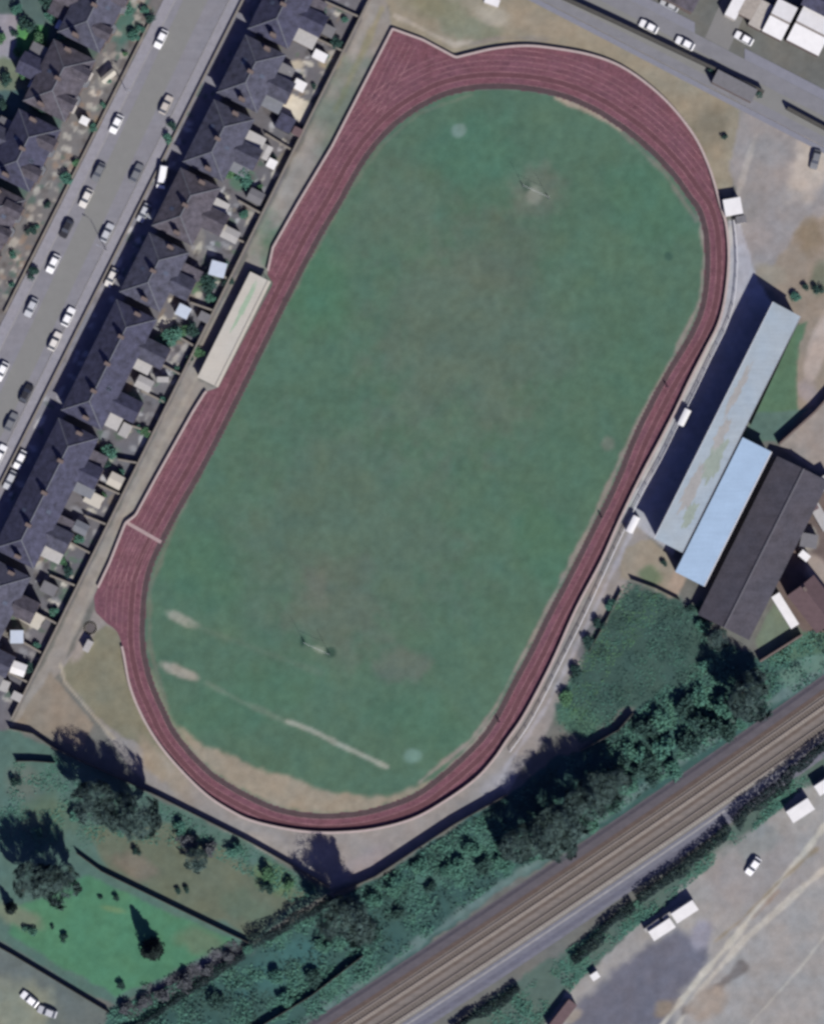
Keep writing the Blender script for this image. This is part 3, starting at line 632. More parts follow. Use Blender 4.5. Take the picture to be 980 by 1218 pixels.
# ------------------------------------------------------------------ main stand, hall, cream stand, dugouts, huts
STANDROOF = mat('stand_roof_sheet', alb(150, 161, 177), .16, 3.0, .6, streak=(63, .5, .12), hue=.10, fine=10)
BLUEROOF = mat('blue_roof_sheet', alb(160, 183, 216), .11, 4.0, .55, streak=(63, .5, .08), fine=10)
CONC = mat('stand_concrete', (.16, .155, .15), .15, 1.0)
def shed_roof(b, x0, x1, y0, y1, z0, z1, th=.15, mi=0):
    vs = [(x0, y0, z0), (x1, y0, z1), (x1, y1, z1), (x0, y1, z0)]; vs += [(v[0], v[1], v[2] - th) for v in vs]
    b.add(vs, [(0, 1, 2, 3), (7, 6, 5, 4), (0, 4, 5, 1), (1, 5, 6, 2), (2, 6, 7, 3), (3, 7, 4, 0)], mi)
# main stand: x from the front edge (t=980) to the back (t=1018)
s0, s1 = -86, 226; L = (s1 - s0) * M; c = ST((s0 + s1) / 2, 998.5)
ms = root('grandstand', W(*c), ROT, 'main grandstand with long grey sheet roof beside the right hand straight', 'grandstand')
hx = 37 * M / 2
b = MB(); shed_roof(b, -hx, hx, -L / 2, L / 2, 7.4, 5.6); rf = b.build('roof', STANDROOF, ms)
b = MB(); b.box((-hx - .04, 0, 7.3), (.08, L, .45)); b.build('fascia', WHITE, rf)
_q = random.Random(4)                        # moss and rust, each with its own ragged outline, on the lower half of the sheets
for k, (mx, my, ax, ay, mm) in enumerate(((.6, -7.5, 1.6, 5.0, 'm'), (-1.0, -15, 1.2, 6.0, 'r'), (-.6, -2, 1.0, 4.0, 'r'), (1.2, -20, 1.0, 3.0, 'm'), (-1.6, 8, .7, 6.0, 'r'))):
    pl = []
    for i in range(40):
        a = 2 * math.pi * i / 40; rr = 1 + _q.uniform(-.3, .3); pl.append((max(-hx + .1, min(hx - .1, mx + ax * math.cos(a) * rr)), my + ay * math.sin(a) * rr))
    b = MB(); b.add([(x, y, 7.4 - (x + hx) / (2 * hx) * 1.8 + .006 + k * .002) for x, y in pl], [tuple(range(40))])
    b.build('stain', mat('roof_moss', alb(140, 150, 146), .2, 1.5) if mm == 'm' else mat('roof_rust', alb(154, 152, 156), .2, 1.5), rf)
b = MB(); b.tube([(hx + .08, -L / 2, 5.52), (hx + .08, L / 2, 5.52)], .09, 6); b.build('gutter', STEEL, rf)
b = MB(); b.box((hx - .3, 0, 2.68), (.25, L - .4, 5.45)); b.build('rear_wall', BRICK2, ms)
for sy in (-1, 1):
    b = MB(); y = sy * (L / 2 - .3); b.add([(-hx + 1.2, y - .12, -.05), (hx - .18, y - .12, -.05), (hx - .18, y - .12, 5.45), (-hx + 1.2, y - .12, 6.85), (-hx + 1.2, y + .12, -.05), (hx - .18, y + .12, -.05), (hx - .18, y + .12, 5.45), (-hx + 1.2, y + .12, 6.85)],
          [(0, 1, 2, 3), (7, 6, 5, 4), (0, 4, 5, 1), (1, 5, 6, 2), (2, 6, 7, 3), (3, 7, 4, 0)]); b.build('end_wall', BRICK2, ms)
b = MB()
for k in range(7): b.box((-hx + 1.0 + k * .75, 0, .35 + k * .2 - .05), (.74, L - 1.2, .7 + k * .4 - .02 + .1))
b.build('terrace_steps', CONC, ms)
for k in range(6):
    b = MB(); b.box((-hx + 1.05 + k * .75, 0, 1.02 + k * .4), (.32, L - 2.4, .06)); b.box((-hx + 1.05 + k * .75, 0, .85 + k * .4), (.06, L - 2.6, .3)); b.build('bench', TIMBER, ms)
cm = None
for k in range(12):
    y = -L / 2 + .9 + k * (L - 1.8) / 11
    if cm is None:
        b = MB(); b.tube([(0, 0, -.05), (0, 0, 7.12)], .11, 8); cm = b.mesh('column', DARKSTEEL)
    inst('column', cm, ms, (-hx + .5, y, 0))
# hall behind with the blue roof
s0, s1 = 72, 250; L = (s1 - s0) * M; c = ST((s0 + s1) / 2, 1039.2)
hl = root('hall', W(*c), ROT, 'low hall with pale blue metal roof behind the main grandstand', 'hall')
hx = 38 * M / 2
b = MB(); b.box((0, 0, 2.2), (hx * 2 - .5, L - .5, 4.5)); b.build('wall', BRICK, hl)
b = MB(); shed_roof(b, -hx, hx, -L / 2, L / 2, 5.1, 4.6); rf = b.build('roof', BLUEROOF, hl)
b = MB(); b.box((hx + .1, 0, 4.56), (.2, L, .22)); b.build('eave_trim', WHITE, rf)
for k in range(6): inst('window', WIN, hl, (hx - .25, -L / 2 + 3 + k * 5.1, 2.2), 0)
inst('door', DOOR, hl, (0, -L / 2 + .25, 1.05), -math.pi / 2)
b = MB(); b.box((-hx - .2, -L / 2 - 1.4, 1.2), (1.6, 2.2, 2.5)); 
s0, s1 = 73, 283; L = (s1 - s0) * M; c = ST((s0 + s1) / 2, 1101.5)
dh = root('hall', W(*c), ROT, 'long dark roofed hall with a ridge, right of the pale blue roofed hall', 'hall')
hx = 68 * M / 2; b = MB(); b.box((0, 0, 1.5), (hx * 2 - .5, L - .5, 3.1)); b.build('wall', BRICK2, dh)
HALLROOF = mat('dark_hall_roof', alb(76, 73, 85), .42, 2.2, .85, streak=(63, .7, .16), hue=.08)
for sx in (-1, 1):
    b = MB(); vs = [(0, -L / 2, 4.7), (0, L / 2, 4.7), (sx * hx, L / 2, 3.1), (sx * hx, -L / 2, 3.1)]; vs += [(v[0], v[1], v[2] - .15) for v in vs]; fs = [(0, 1, 2, 3), (7, 6, 5, 4), (0, 4, 5, 1), (1, 5, 6, 2), (2, 6, 7, 3), (3, 7, 4, 0)]
    b.add(vs, fs if sx < 0 else [f[::-1] for f in fs]); b.build('roof_slope', HALLROOF, dh)
b = MB(); b.tube([(0, -L / 2, 4.72), (0, L / 2, 4.72)], .22, 6); b.build('ridge', mat('hall_ridge', alb(104, 102, 112), .2, 1.0), dh)
for sy in (-1, 1):
    b = MB(); y = sy * (L / 2 - .25); b.add([(-hx + .25, y, 3.0), (hx - .25, y, 3.0), (0, y, 4.6)], [(0, 1, 2)]); b.build('gable', BRICK2, dh)
inst('door', DOOR, dh, (0, -L / 2 + .25, 1.05), -math.pi / 2)
for k in range(7): inst('window', WIN, dh, (hx - .25, -L / 2 + 3 + k * 5.2, 1.8), 0)
# cream covered stand on the west side
q = [(299, 325), (325, 336), (260, 461), (234, 449)]
c = (sum(p[0] for p in q) / 4, sum(p[1] for p in q) / 4); ws = root('covered_stand', W(*c), ROT, 'small covered stand with cream roof beside the left straight of the track', 'covered stand')
CREAMROOF = mat('cream_roof_sheet', alb(208, 201, 196), .08, 2.5, .8, streak=(63, .5, .05), hue=.04)
hx, L = 27.5 * M / 2, 140 * M
b = MB(); shed_roof(b, -hx, hx, -L / 2, L / 2, 2.7, 3.3, .12); rf = b.build('roof', CREAMROOF, ws)
b = MB(); b.box((hx - .35, 0, 3.34), (.7, L, .08)); b.build('front_trim', CREAM, rf)
b = MB(); b.box((-hx + .25, 0, 1.26), (.15, L - .3, 2.6)); b.build('rear_wall', FENCEM, ws)
b = MB()
for k in range(3): b.box((-hx + .9 + k * .7 * 1, 0, .55 - k * .18 - .03), (.7, L - .6, 1.1 - k * .36)); 
b.build('terrace_steps', CONC, ws)
cm = None
for k in range(9):
    if cm is None:
        b = MB(); b.tube([(0, 0, -.05), (0, 0, 3.14)], .07, 8); cm = b.mesh('column', DARKSTEEL)
    inst('column', cm, ws, (hx - .4, -L / 2 + .4 + k * (L - .8) / 8, 0))
for (x, y, rx, ry) in ((287, 362, 3.0, 12), (281, 372, 2.2, 7)):
    pass
# algae on the cream roof is a growth with its own ragged outline
b = MB(); rnd = random.Random(5)
def roofz(x): return 2.7 + (x + hx) / (2 * hx) * .6 + .006
pl = []
for k in range(28):
    a = 2 * math.pi * k / 28; rr = 1 + rnd.uniform(-.28, .28); pl.append((-.35 + .55 * math.cos(a) * rr, 5.2 + 5.6 * math.sin(a) * rr))
b.add([(x, y, roofz(x)) for x, y in pl], [tuple(range(28))]); b.build('algae_growth', mat('roof_algae', alb(170, 190, 170), .15, .9), rf)
# dugouts by the right straight
def dugout(px, py, label):
    r = root('dugout', W(px, py), ROT, label, 'dugout', 'team dugouts')
    b = MB(); n = 7; prof = [(.75 - 1.5 * (1 - math.cos(math.pi / 2 * k / n)) * .0 - .0, 0) for k in range(0)]
    pr = [(.8, -.03), (.8, 1.2), (.65, 1.75), (.3, 2.05), (-.25, 2.1), (-.8, 2.0)]
    vs = [(x, -1.9, z) for x, z in pr] + [(x, 1.9, z) for x, z in pr] + [(x - .05, -1.9, z - .06) for x, z in pr] + [(x - .05, 1.9, z - .06) for x, z in pr]; m_ = len(pr)
    fs = [(i, i + m_, i + m_ + 1, i + 1) for i in range(m_ - 1)] + [(2 * m_ + i, 2 * m_ + i + 1, 3 * m_ + i + 1, 3 * m_ + i) for i in range(m_ - 1)] + [(m_ - 1, 2 * m_ - 1, 4 * m_ - 1, 3 * m_ - 1)]
    b.add(vs, fs); b.build('shell', WHITE, r)
    for sy in (-1, 1):
        b = MB(); b.prism([(.75, 0), (-.6, 0), (-.6, .03), (.75, .03)], -.03, 1.95); o = b.build('side_panel', mat('perspex', (.3, .32, .34), .05, rough=.2), r, loc=(0, sy * 1.87, 0))
    b = MB(); b.box((.4, 0, .45), (.4, 3.5, .06))
    for y in (-1.5, 0, 1.5): b.box((.4, y, .2), (.3, .06, .46))
    b.build('bench', TIMBER, r)
dugout(813, 497, 'white topped dugout halfway along the front of the main grandstand')
dugout(752, 624, 'white topped dugout at the lower end of the main grandstand')
def hut(px, py, l, w, h, deg, label, roofm, wallm=None, pitch=0.0, name='shed', cat='shed', group=None, door=True):
    r = root(name, W(px, py), R(deg), label, cat, group)
    b = MB(); b.box((0, 0, h / 2 - .04), (l - .16, w - .16, h + .08)); b.build('wall', wallm or FENCEM, r)
    b = MB()
    if pitch: 
        hy = w / 2 + .08; hxx = l / 2 + .08; z = h; b.add([(-hxx, -hy, z), (hxx, -hy, z), (hxx, hy, z), (-hxx, hy, z), (-hxx, 0, z + pitch), (hxx, 0, z + pitch)], [(0, 1, 5, 4), (2, 3, 4, 5), (1, 2, 5), (0, 4, 3), (3, 2, 1, 0)])
    else: shed_roof(b, -l / 2, l / 2, -w / 2, w / 2, h + .18, h + .08, .1)
    b.build('roof', roofm, r)
    if door: inst('door', DOOR, r, (l / 2 - .08, 0, 1.0), 0)
    return r
hut(870, 247, 3.8, 3.6, 2.6, 10, 'small white flat roofed kiosk at the right hand bend of the track', WHITESHEET, RENDERW, name='kiosk', cat='kiosk')
hut(880, 262, 2.2, 1.6, 2.2, 10, 'little grey hut just below the white kiosk at the right bend', FELT, RENDERW, name='hut', cat='hut')
hut(872, 104, 9.5, 3.0, 2.9, -27, 'low turnstile block with grey roof against the top street wall', FELT, BRICK2, name='turnstile_block', cat='turnstile block')
hut(585, 3, 3.2, 1.6, 2.2, -20, 'small white hut on the dry ground above the track, at the top edge', WHITESHEET, RENDERW, name='hut', cat='hut')
hut(106, 768, 2.6, 1.4, 2.0, 62, 'pale store beside the throwing circle at the lower left corner of the track', PALEROOF, RENDERW, name='store', cat='store')
# throwing circle
r = root('throwing_circle', W(108, 747), 0, 'round concrete throwing circle with pale ring at the lower left corner of the track', 'throwing circle')
b = MB(); b.tube([(0, 0, -.02), (0, 0, .07)], 1.0, 28); b.build('pad', mat('dark_pad', alb(96, 90, 94), .2), r)
b = MB()
for k in range(28):
    a = 2 * math.pi * k / 28; b.box((1.25 * math.cos(a), 1.25 * math.sin(a), .08), (.55, .30, .2), a + math.pi / 2)
b.build('rim', CREAM, r)
# white roofed works by the top street
def works(poly_pairs, label, dark=False):
    r = root('workshop', W(*poly_pairs[0]), 0, label, 'workshop', 'workshops by the top street')
    return r
def workshop(px, py, l, w, h, label, roofm, n=2):
    r = root('workshop', W(px, py), R(-27), label, 'workshop')
    b = MB(); b.box((0, 0, h / 2 - .05), (l, w, h + .1)); b.build('wall', BRICK2, r)
    for sy in (-1, 1):
        b = MB(); y0, y1 = (.25 * sy, sy * (w / 2 + .2)); z0, z1 = h + w / 2 * math.tan(R(9)), h
        if sy > 0: vs = [(-l / 2, y0, z0), (l / 2, y0, z0), (l / 2, y1, z1), (-l / 2, y1, z1)]
        else: vs = [(-l / 2, y1, z1), (l / 2, y1, z1), (l / 2, y0, z0), (-l / 2, y0, z0)]
        vs += [(v[0], v[1], v[2] - .15) for v in vs]; b.add(vs, [(0, 1, 2, 3), (7, 6, 5, 4), (0, 4, 5, 1), (1, 5, 6, 2), (2, 6, 7, 3), (3, 7, 4, 0)]); b.build('roof_slope', roofm, r)
    b = MB(); b.prism([(-w / 2, 0), (w / 2, 0), (0, 0.1)], 0, .05)
    b = MB(); b.box((0, 0, h + .35 * w * .16), (l, .44, .3 * w * .16)); b.build('ridge', mat('brown_ridge', alb(150, 140, 138), .2), r)
    return r
workshop(925, 26, 4.6, 7.4, 4.0, 'smaller white roofed workshop by the top street, left of the larger one', WHITESHEET)
workshop(962, 39, 7.6, 8.0, 4.3, 'larger white roofed workshop by the top street at the right edge', WHITESHEET)
hut(874, 8, 6.0, 2.6, 3.0, 62, 'narrow white roofed shed at the top of the side street', WHITESHEET, RENDERW, name='shed')
hut(890, 10, 5.0, 3.2, 3.0, 62, 'brownish roofed shed beside the narrow white one at the top edge', mat('dusty_roof', alb(168, 158, 154), .3, .8), BRICK2, name='shed')
hut(903, 20, 6.0, 3.0, 3.0, 62, 'dusty pale shed wedged left of the white workshops', mat('pale_dusty_roof', alb(186, 178, 176), .25, .8), BRICK2, name='shed')
hut(978, 8, 9, 5.0, 5.0, -27, 'dark roofed building in the top right corner', ROOFS[2], BRICK2, pitch=1.6, name='house', cat='house')
hut(800, -14, 12, 7, 5.2, -27, 'grey roofed building above the top street at the top edge', ROOFS[1], BRICK, pitch=2.2, name='house', cat='house')
# houses and bits at the right edge
def cottage(px, py, l, w, h, deg, label, roofm):
    r = root('house', W(px, py), R(deg), label, 'house')
    b = MB(); b.box((0, 0, h / 2 - .05), (w, l, h + .1)); b.build('wall', BRICK, r)
    b = MB(); rz_ = hip_roof(b, l, w, h, R(34), hip=(False, False)); rf = b.build('roof', roofm, r)
    b = MB(); b.box((0, l / 2 - .6, rz_ + .1), (.6, 1.0, 2.0)); b.build('chimney', BRICK2, rf)
    for k in (-1, 1): inst('window', WIN, r, (w / 2, k * l / 4, 2.0), 0)
    inst('door', DOOR, r, (w / 2, 0, 1.05), 0)
MAROON = mat('maroon_tile_roof', alb(108, 88, 94), .2, 1.2, .85, streak=(40, .5, .14))
cottage(966, 718, 9.5, 6.5, 5.2, 38, 'dark maroon roofed house at the right edge beside the white strip roof', MAROON)
hut(932, 726, 8.0, 2.0, 2.4, -58, 'long narrow white roofed garage beside the maroon roofed house', WHITESHEET, RENDERW, name='garage', cat='garage')
hut(955, 661, 2.3, 1.6, 2.2, -40, 'tiny white roofed shed above the maroon roofed house', WHITESHEET, RENDERW)
hut(960, 643, 3.6, 3.0, 2.6, -10, 'grey flat roofed outhouse above the tiny white shed', FELT, BRICK2, name='outhouse')
hut(974, 615, 6.0, 2.2, 2.6, -60, 'lavender grey roofed outhouse at the right edge', PALEROOF, BRICK2, name='outhouse')
hut(958, 598, 4.5, 3.2, 2.8, -60, 'brown roofed outhouse beside the lavender grey one', MAROON, BRICK2, name='outhouse')
hut(978, 575, 3.6, 3.0, 2.8, 30, 'pale roofed outhouse just below the wall at the right edge', PALEROOF, BRICK2, name='outhouse')
# yard units
for px, py, l, w, lab in ((786, 1104, 5.4, 2.3, 'white cabin by the railway hedge, lower left of a touching pair'), (813, 1083, 5.4, 2.4, 'white cabin by the railway hedge, upper right of a touching pair'),
                          (950, 963, 5.4, 2.8, 'white cabin on its own near the right edge of the yard'), (979, 934, 4.0, 2.4, 'white cabin cut by the right edge above the yard')):
    r = root('cabin', W(px, py), R(33), lab, 'cabin', 'white cabins in the yard')
    b = MB(); b.box((0, 0, 1.28), (l, w, 2.45)); b.build('wall', mat('cabin_wall', (.42, .42, .41), .1), r)
    b = MB(); b.box((0, 0, 2.54), (l + .08, w + .08, .1))
    for k in range(int(l / .6)): b.box((-l / 2 + .3 + k * .6, 0, 2.61), (.12, w, .05))
    b.build('roof', WHITESHEET, r); inst('door', DOOR, r, (-l / 4, -w / 2, 1.08), -math.pi / 2); inst('window', WIN, r, (l / 4, -w / 2, 1.5), -math.pi / 2)
hut(798, 1085, 4.6, .9, 1.6, 35, 'thin pale trailer rack between the cabins and the hedge', PALEROOF, STEEL, name='trailer', cat='trailer', door=False)
hut(775, 1100, 4.0, .9, 1.6, 35, 'second pale trailer rack beside the lower left cabin', PALEROOF, STEEL, name='trailer', cat='trailer', door=False)
hut(707, 1160, 1.8, 1.5, 1.5, 33, 'small pale tank at the edge of the dark asphalt patch', WHITESHEET, RENDERW, name='tank', cat='tank', door=False)
hut(668, 1207, 7.5, 2.2, 2.2, 52, 'rusty brown low shed at the lower edge of the yard', MAROON, BRICK2, name='shed')
# back yard sheds
PALEB = mat('pale_blue_sheet', alb(196, 204, 226), .1, 1.0, .6)
for px, py, l, w, h, deg, rm, lab in ((381, 68, 3.0, 2.0, 2.3, -27, WHITESHEET, 'white roofed shed at the top of the back yards, nearest the alley'), (357, 103, 2.6, 2.2, 2.3, -27, WHITESHEET, 'white roofed shed just above the cream paved yard'),
      (337, 83, 3.4, 2.4, 2.4, -27, PALEROOF, 'pale roofed outhouse behind the second house pair'), (340, 148, 3.6, 3.4, 2.5, -27, ROOFS[2], 'dark roofed shed right below the cream paved yard'),
      (354, 158, 2.0, 1.8, 2.2, -27, MAROON, 'maroon roofed shed by the alley below the cream paved yard'), (316, 182, 3.0, 2.2, 2.4, 63, PALEROOF, 'grey white conservatory behind the third house pair'), (324, 196, 2.0, 2.0, 2.3, -27, WHITESHEET, 'little white shed behind the third house pair'),
      (260, 321, 3.4, 3.2, 2.5, -15, PALEB, 'pale blue square roofed shed above the cream stand'), (219, 371, 2.8, 2.6, 2.4, -27, PALEB, 'smaller pale blue shed among the dark bushes left of the cream stand'),
      (244, 378, 2.4, 2.0, 2.3, -27, FELT, 'grey shed between the smaller pale blue one and the cream stand'), (173, 457, 3.4, 2.6, 2.4, -27, PALEROOF, 'pale grey outhouse in the yard below the cream stand'), (195, 452, 2.6, 1.2, 2.2, 0, PALEROOF, 'narrow pale shed beside the pale grey outhouse'),
      (139, 572, 3.0, 2.8, 2.5, -27, CREAM, 'cream roofed shed near the alley, upper of two in the longest terrace yards'), (113, 594, 3.8, 2.8, 2.5, -27, CREAM, 'cream roofed shed set back from the alley, lower of two'), (150, 512, 3.0, 2.0, 2.4, 63, PALEROOF, 'pale lavender conservatory by the passage between the two long terraces'),
      (66, 650, 3.6, 2.8, 2.6, 20, PALEB, 'pale bluish conservatory at the foot of the longest terrace'), (40, 735, 4.6, 3.2, 2.6, -30, CREAM, 'wide cream roofed outhouse behind the lowest terrace'), (22, 757, 2.8, 2.8, 2.4, 0, PALEB, 'pale blue white shed behind the lowest terrace'), (24, 795, 3.0, 2.6, 2.4, -20, WHITESHEET, 'brightest white shed by the corner of the alley'),
      (8, 790, 2.6, 2.4, 2.4, 10, CREAM, 'small cream shed left of the brightest white shed'), (6, 815, 2.4, 2.4, 2.3, -20, PALEROOF, 'pale shed lowest in the yards at the left edge'), (22, 828, 2.2, 1.8, 2.3, -27, PALEROOF, 'pale grey shed nearest the gardens by the alley end'),
      (74, 32, 2.0, 2.0, 2.2, -27, PALEB, 'tiny pale blue shed behind the top left houses'), (45, 101, 2.8, 2.8, 2.4, -27, PALEB, 'white blue shed between two gardens in the top left'), (130, 92, 3.4, 1.2, 2.4, 40, CREAM, 'cream porch roof before the brown roofed house pair'), (102, 145, 1.9, 1.7, 2.3, -27, WHITESHEET, 'small white porch beside the street west side'),
      (305, 235, 3.2, 2.6, 2.4, -27, FELT, 'grey felt shed by the alley above the cream stand'), (275, 280, 3.6, 2.6, 2.4, -27, PALEROOF, 'pale grey shed above the square pale blue shed'), (262, 272, 2.4, 2.4, 2.4, -27, CREAM, 'small cream shed behind the fourth house pair'), (60, 700, 3.4, 2.4, 2.4, -27, FELT, 'grey felt shed behind the top of the lowest terrace'), (390, 38, 3.2, 2.4, 2.4, -27, FELT, 'grey felt shed near the top edge beside the alley'), (98, 628, 3.0, 2.4, 2.4, -27, LEAD, 'lead grey shed in the longest terrace yards, near the track start line')):
    hut(px, py, l, w, h, deg, lab, rm, FENCEM if rm in (FELT, ROOFS[2]) else RENDERW, pitch=.4 if (px * 7 + py) % 3 == 0 else 0)

# ------------------------------------------------------------------ vehicles
def car_meshes(l=4.25, w=1.74, h=1.46, van=False):
    b = MB()
    if van: prof = [(-.5, .5, .62, 1), (-.49, .3, 1.0, 1), (-.40, .28, 1.12, 1), (-.28, .28, 1.16, 1), (.46, .28, 1.1, 1), (.5, .32, .95, 1)]
    else: prof = [(-.5, .36, .62, .80), (-.485, .28, .74, .90), (-.40, .25, .82, .97), (-.22, .24, .92, 1), (.30, .24, .95, 1), (.44, .26, .92, .96), (.49, .32, .84, .88), (.5, .40, .66, .82)]
    vs = []; n = 8
    for x, z0, z1, ww in prof:
        hw = w / 2 * ww; vs += [(x * l, -hw * .92, z0), (x * l, -hw, z0 + .12), (x * l, -hw, z1 - .2), (x * l, -hw * .90, z1), (x * l, hw * .90, z1), (x * l, hw, z1 - .2), (x * l, hw, z0 + .12), (x * l, hw * .92, z0)]
    fs = []
    for i in range(len(prof) - 1):
        for k in range(n): fs.append((i * n + k, i * n + (k + 1) % n, (i + 1) * n + (k + 1) % n, (i + 1) * n + k)[::-1])
    fs += [tuple(range(n)), tuple((len(prof) - 1) * n + k for k in range(n))[::-1]]
    b.add(vs, fs)
    g = MB(); t = MB()
    if van: a = [(-.36, -.26), (.47, .46)]; zb = 1.1
    else: a = [(-.22, -.07), (.44, .30)]; zb = .90
    lo = [(a[0][0] * l, a[1][0] * l), (a[0][1] * l, a[1][1] * l)]
    def ring(x0, x1, hw, z): return [(x0, -hw, z), (x1, -hw, z), (x1, hw, z), (x0, hw, z)]
    r0 = ring(lo[0][0], lo[0][1], w * .455, zb); r1 = ring(lo[1][0], lo[1][1], w * .38, h - .03)
    g.add(r0 + r1, [(0, 1, 5, 4), (1, 2, 6, 5), (2, 3, 7, 6), (3, 0, 4, 7), (4, 5, 6, 7)])
    r0 = ring(lo[1][0] - .02, lo[1][1] + .02, w * .39, h - .05); r1 = ring(lo[1][0] + .12, lo[1][1] - .12, w * .34, h)
    t.add(r0 + r1, [(0, 1, 5, 4), (1, 2, 6, 5), (2, 3, 7, 6), (3, 0, 4, 7), (4, 5, 6, 7), (3, 2, 1, 0)])
    wh = MB(); wh.tube([(0, -.1, 0), (0, .1, 0)], .31, 14); 
    hb = MB(); hb.tube([(0, -.105, 0), (0, .105, 0)], .18, 10)
    hl_ = MB(); hl_.box((0, 0, 0), (.1, .34, .14))
    return dict(body=b, glass=g, top=t, wheel=wh.mesh('wheel', BLACK), rim=hb.mesh('rim', STEEL), lamp=hl_.mesh('headlight', GLASS), l=l, w=w)
CARM = car_meshes(); VANM = car_meshes(5.0, 1.95, 2.05, True); PAINTS = {}
def car(px, py, deg, colour, label, kind='parked_car', group=None, on=.014):
    K_ = VANM if kind == 'parked_van' else CARM
    rgb = {'white': (.62, .62, .61), 'silver': (.34, .35, .36), 'grey': (.12, .125, .13), 'black': (.018, .018, .02), 'beige': (.36, .33, .29), 'blue': (.05, .08, .17), 'red': (.2, .03, .03), 'cream': (.48, .46, .42)}[colour]
    key = (kind, colour)
    if key not in PAINTS:
        m = mat(colour + '_car_paint', rgb, .04, 1.0, .35, spec=.5); PAINTS[key] = (K_['body'].mesh('body', m, False), K_['top'].mesh('roof_panel', m))
        K_.setdefault('gm', K_['glass'].mesh('glazing', GLASS))
    r = root(kind, W(px, py, on), R(deg), label, 'van' if kind == 'parked_van' else 'car', group)
    inst('body', PAINTS[key][0], r); inst('glazing', K_['gm'], r); inst('roof_panel', PAINTS[key][1], r)
    l, w = K_['l'], K_['w']
    for sx in (-.31, .31):
        for sy in (-1, 1): o = inst('wheel', K_['wheel'], r, (sx * l, sy * (w / 2 - .09), .31)); inst('rim', K_['rim'], o, (0, sy * .005, 0))
    for sy in (-1, 1): inst('headlight', K_['lamp'], r, (-l / 2 + .08, sy * .58, .62))
SA = 63.4
g1, g2, g3 = 'cars parked along the west kerb', 'cars parked along the east kerb', 'cars parked along the top street'
for x, y, c, lab in ((192, 47, 'white', 'white car at the west kerb, uppermost in the street'), (139, 148, 'white', 'white car at the west kerb beside the small white porch'), (103, 236, 'cream', 'cream car at the west kerb, third down the street'),
      (80, 272, 'black', 'black car at the west kerb between two pale ones'), (64, 314, 'white', 'white car at the west kerb level with the lowest western terrace'), (38, 366, 'silver', 'silver car at the west kerb near the left edge'), (3, 442, 'white', 'white car at the west kerb cut by the left edge'), (118, 205, 'grey', 'grey car at the west kerb opposite the white van')):
    car(x, y, SA, c, lab, group=g1)
for x, y, c, lab in ((198, 125, 'beige', 'beige car at the east kerb, uppermost on its side'), (163, 206, 'grey', 'dark grey car at the east kerb just above the white van'), (128, 277, 'silver', 'silver car at the east kerb before the fourth house pair'), (82, 377, 'white', 'white car at the east kerb, upper of a nose to tail pair'),
      (66, 406, 'cream', 'cream car at the east kerb, lower of a nose to tail pair'), (32, 468, 'black', 'black car at the east kerb below the pair of pale cars'), (14, 502, 'grey', 'dark grey car at the east kerb by the left edge'), (1, 540, 'white', 'white car at the east kerb cut by the left edge')):
    car(x, y, SA + 180, c, lab, group=g2)
car(194, 211, 80, 'white', 'white van parked on the forecourt east of the street', 'parked_van', on=.13)
for x, y, c, lab in ((771, 32, 'white', 'white car at the south kerb of the top street, upper of two'), (814, 52, 'white', 'white car at the south kerb of the top street, lower of two'), (796, 6, 'silver', 'silver car at the north kerb of the top street near the top edge')):
    car(x, y, -27, c, lab, group=g3)
car(884, 46, -29, 'white', 'white car at the north kerb before the white workshops', group=g3)
car(36, 1188, -38, 'white', 'white car in the bottom left corner, longer of two', on=0); car(57, 1203, -20, 'silver', 'silver white car just right of the other in the bottom left corner', on=0)
car(895, 1030, 55, 'white', 'white car standing alone in the industrial yard', on=0)
car(969, 190, 75, 'grey', 'dark grey car in the car park by the right edge', on=0)
for i, (s, c, lab) in enumerate(((150, 'silver', 'silver car on the east forecourts below the white van'), (236, 'cream', 'pale car on the east forecourts opposite the nose to tail pair'), (478, 'white', 'white car on the east forecourts by the long dark terrace'), (505, 'silver', 'silver car on the east forecourts lowest at the left edge'))):
    car(*ST(s, 267), SA, c, lab, group='cars on the forecourts', on=0)

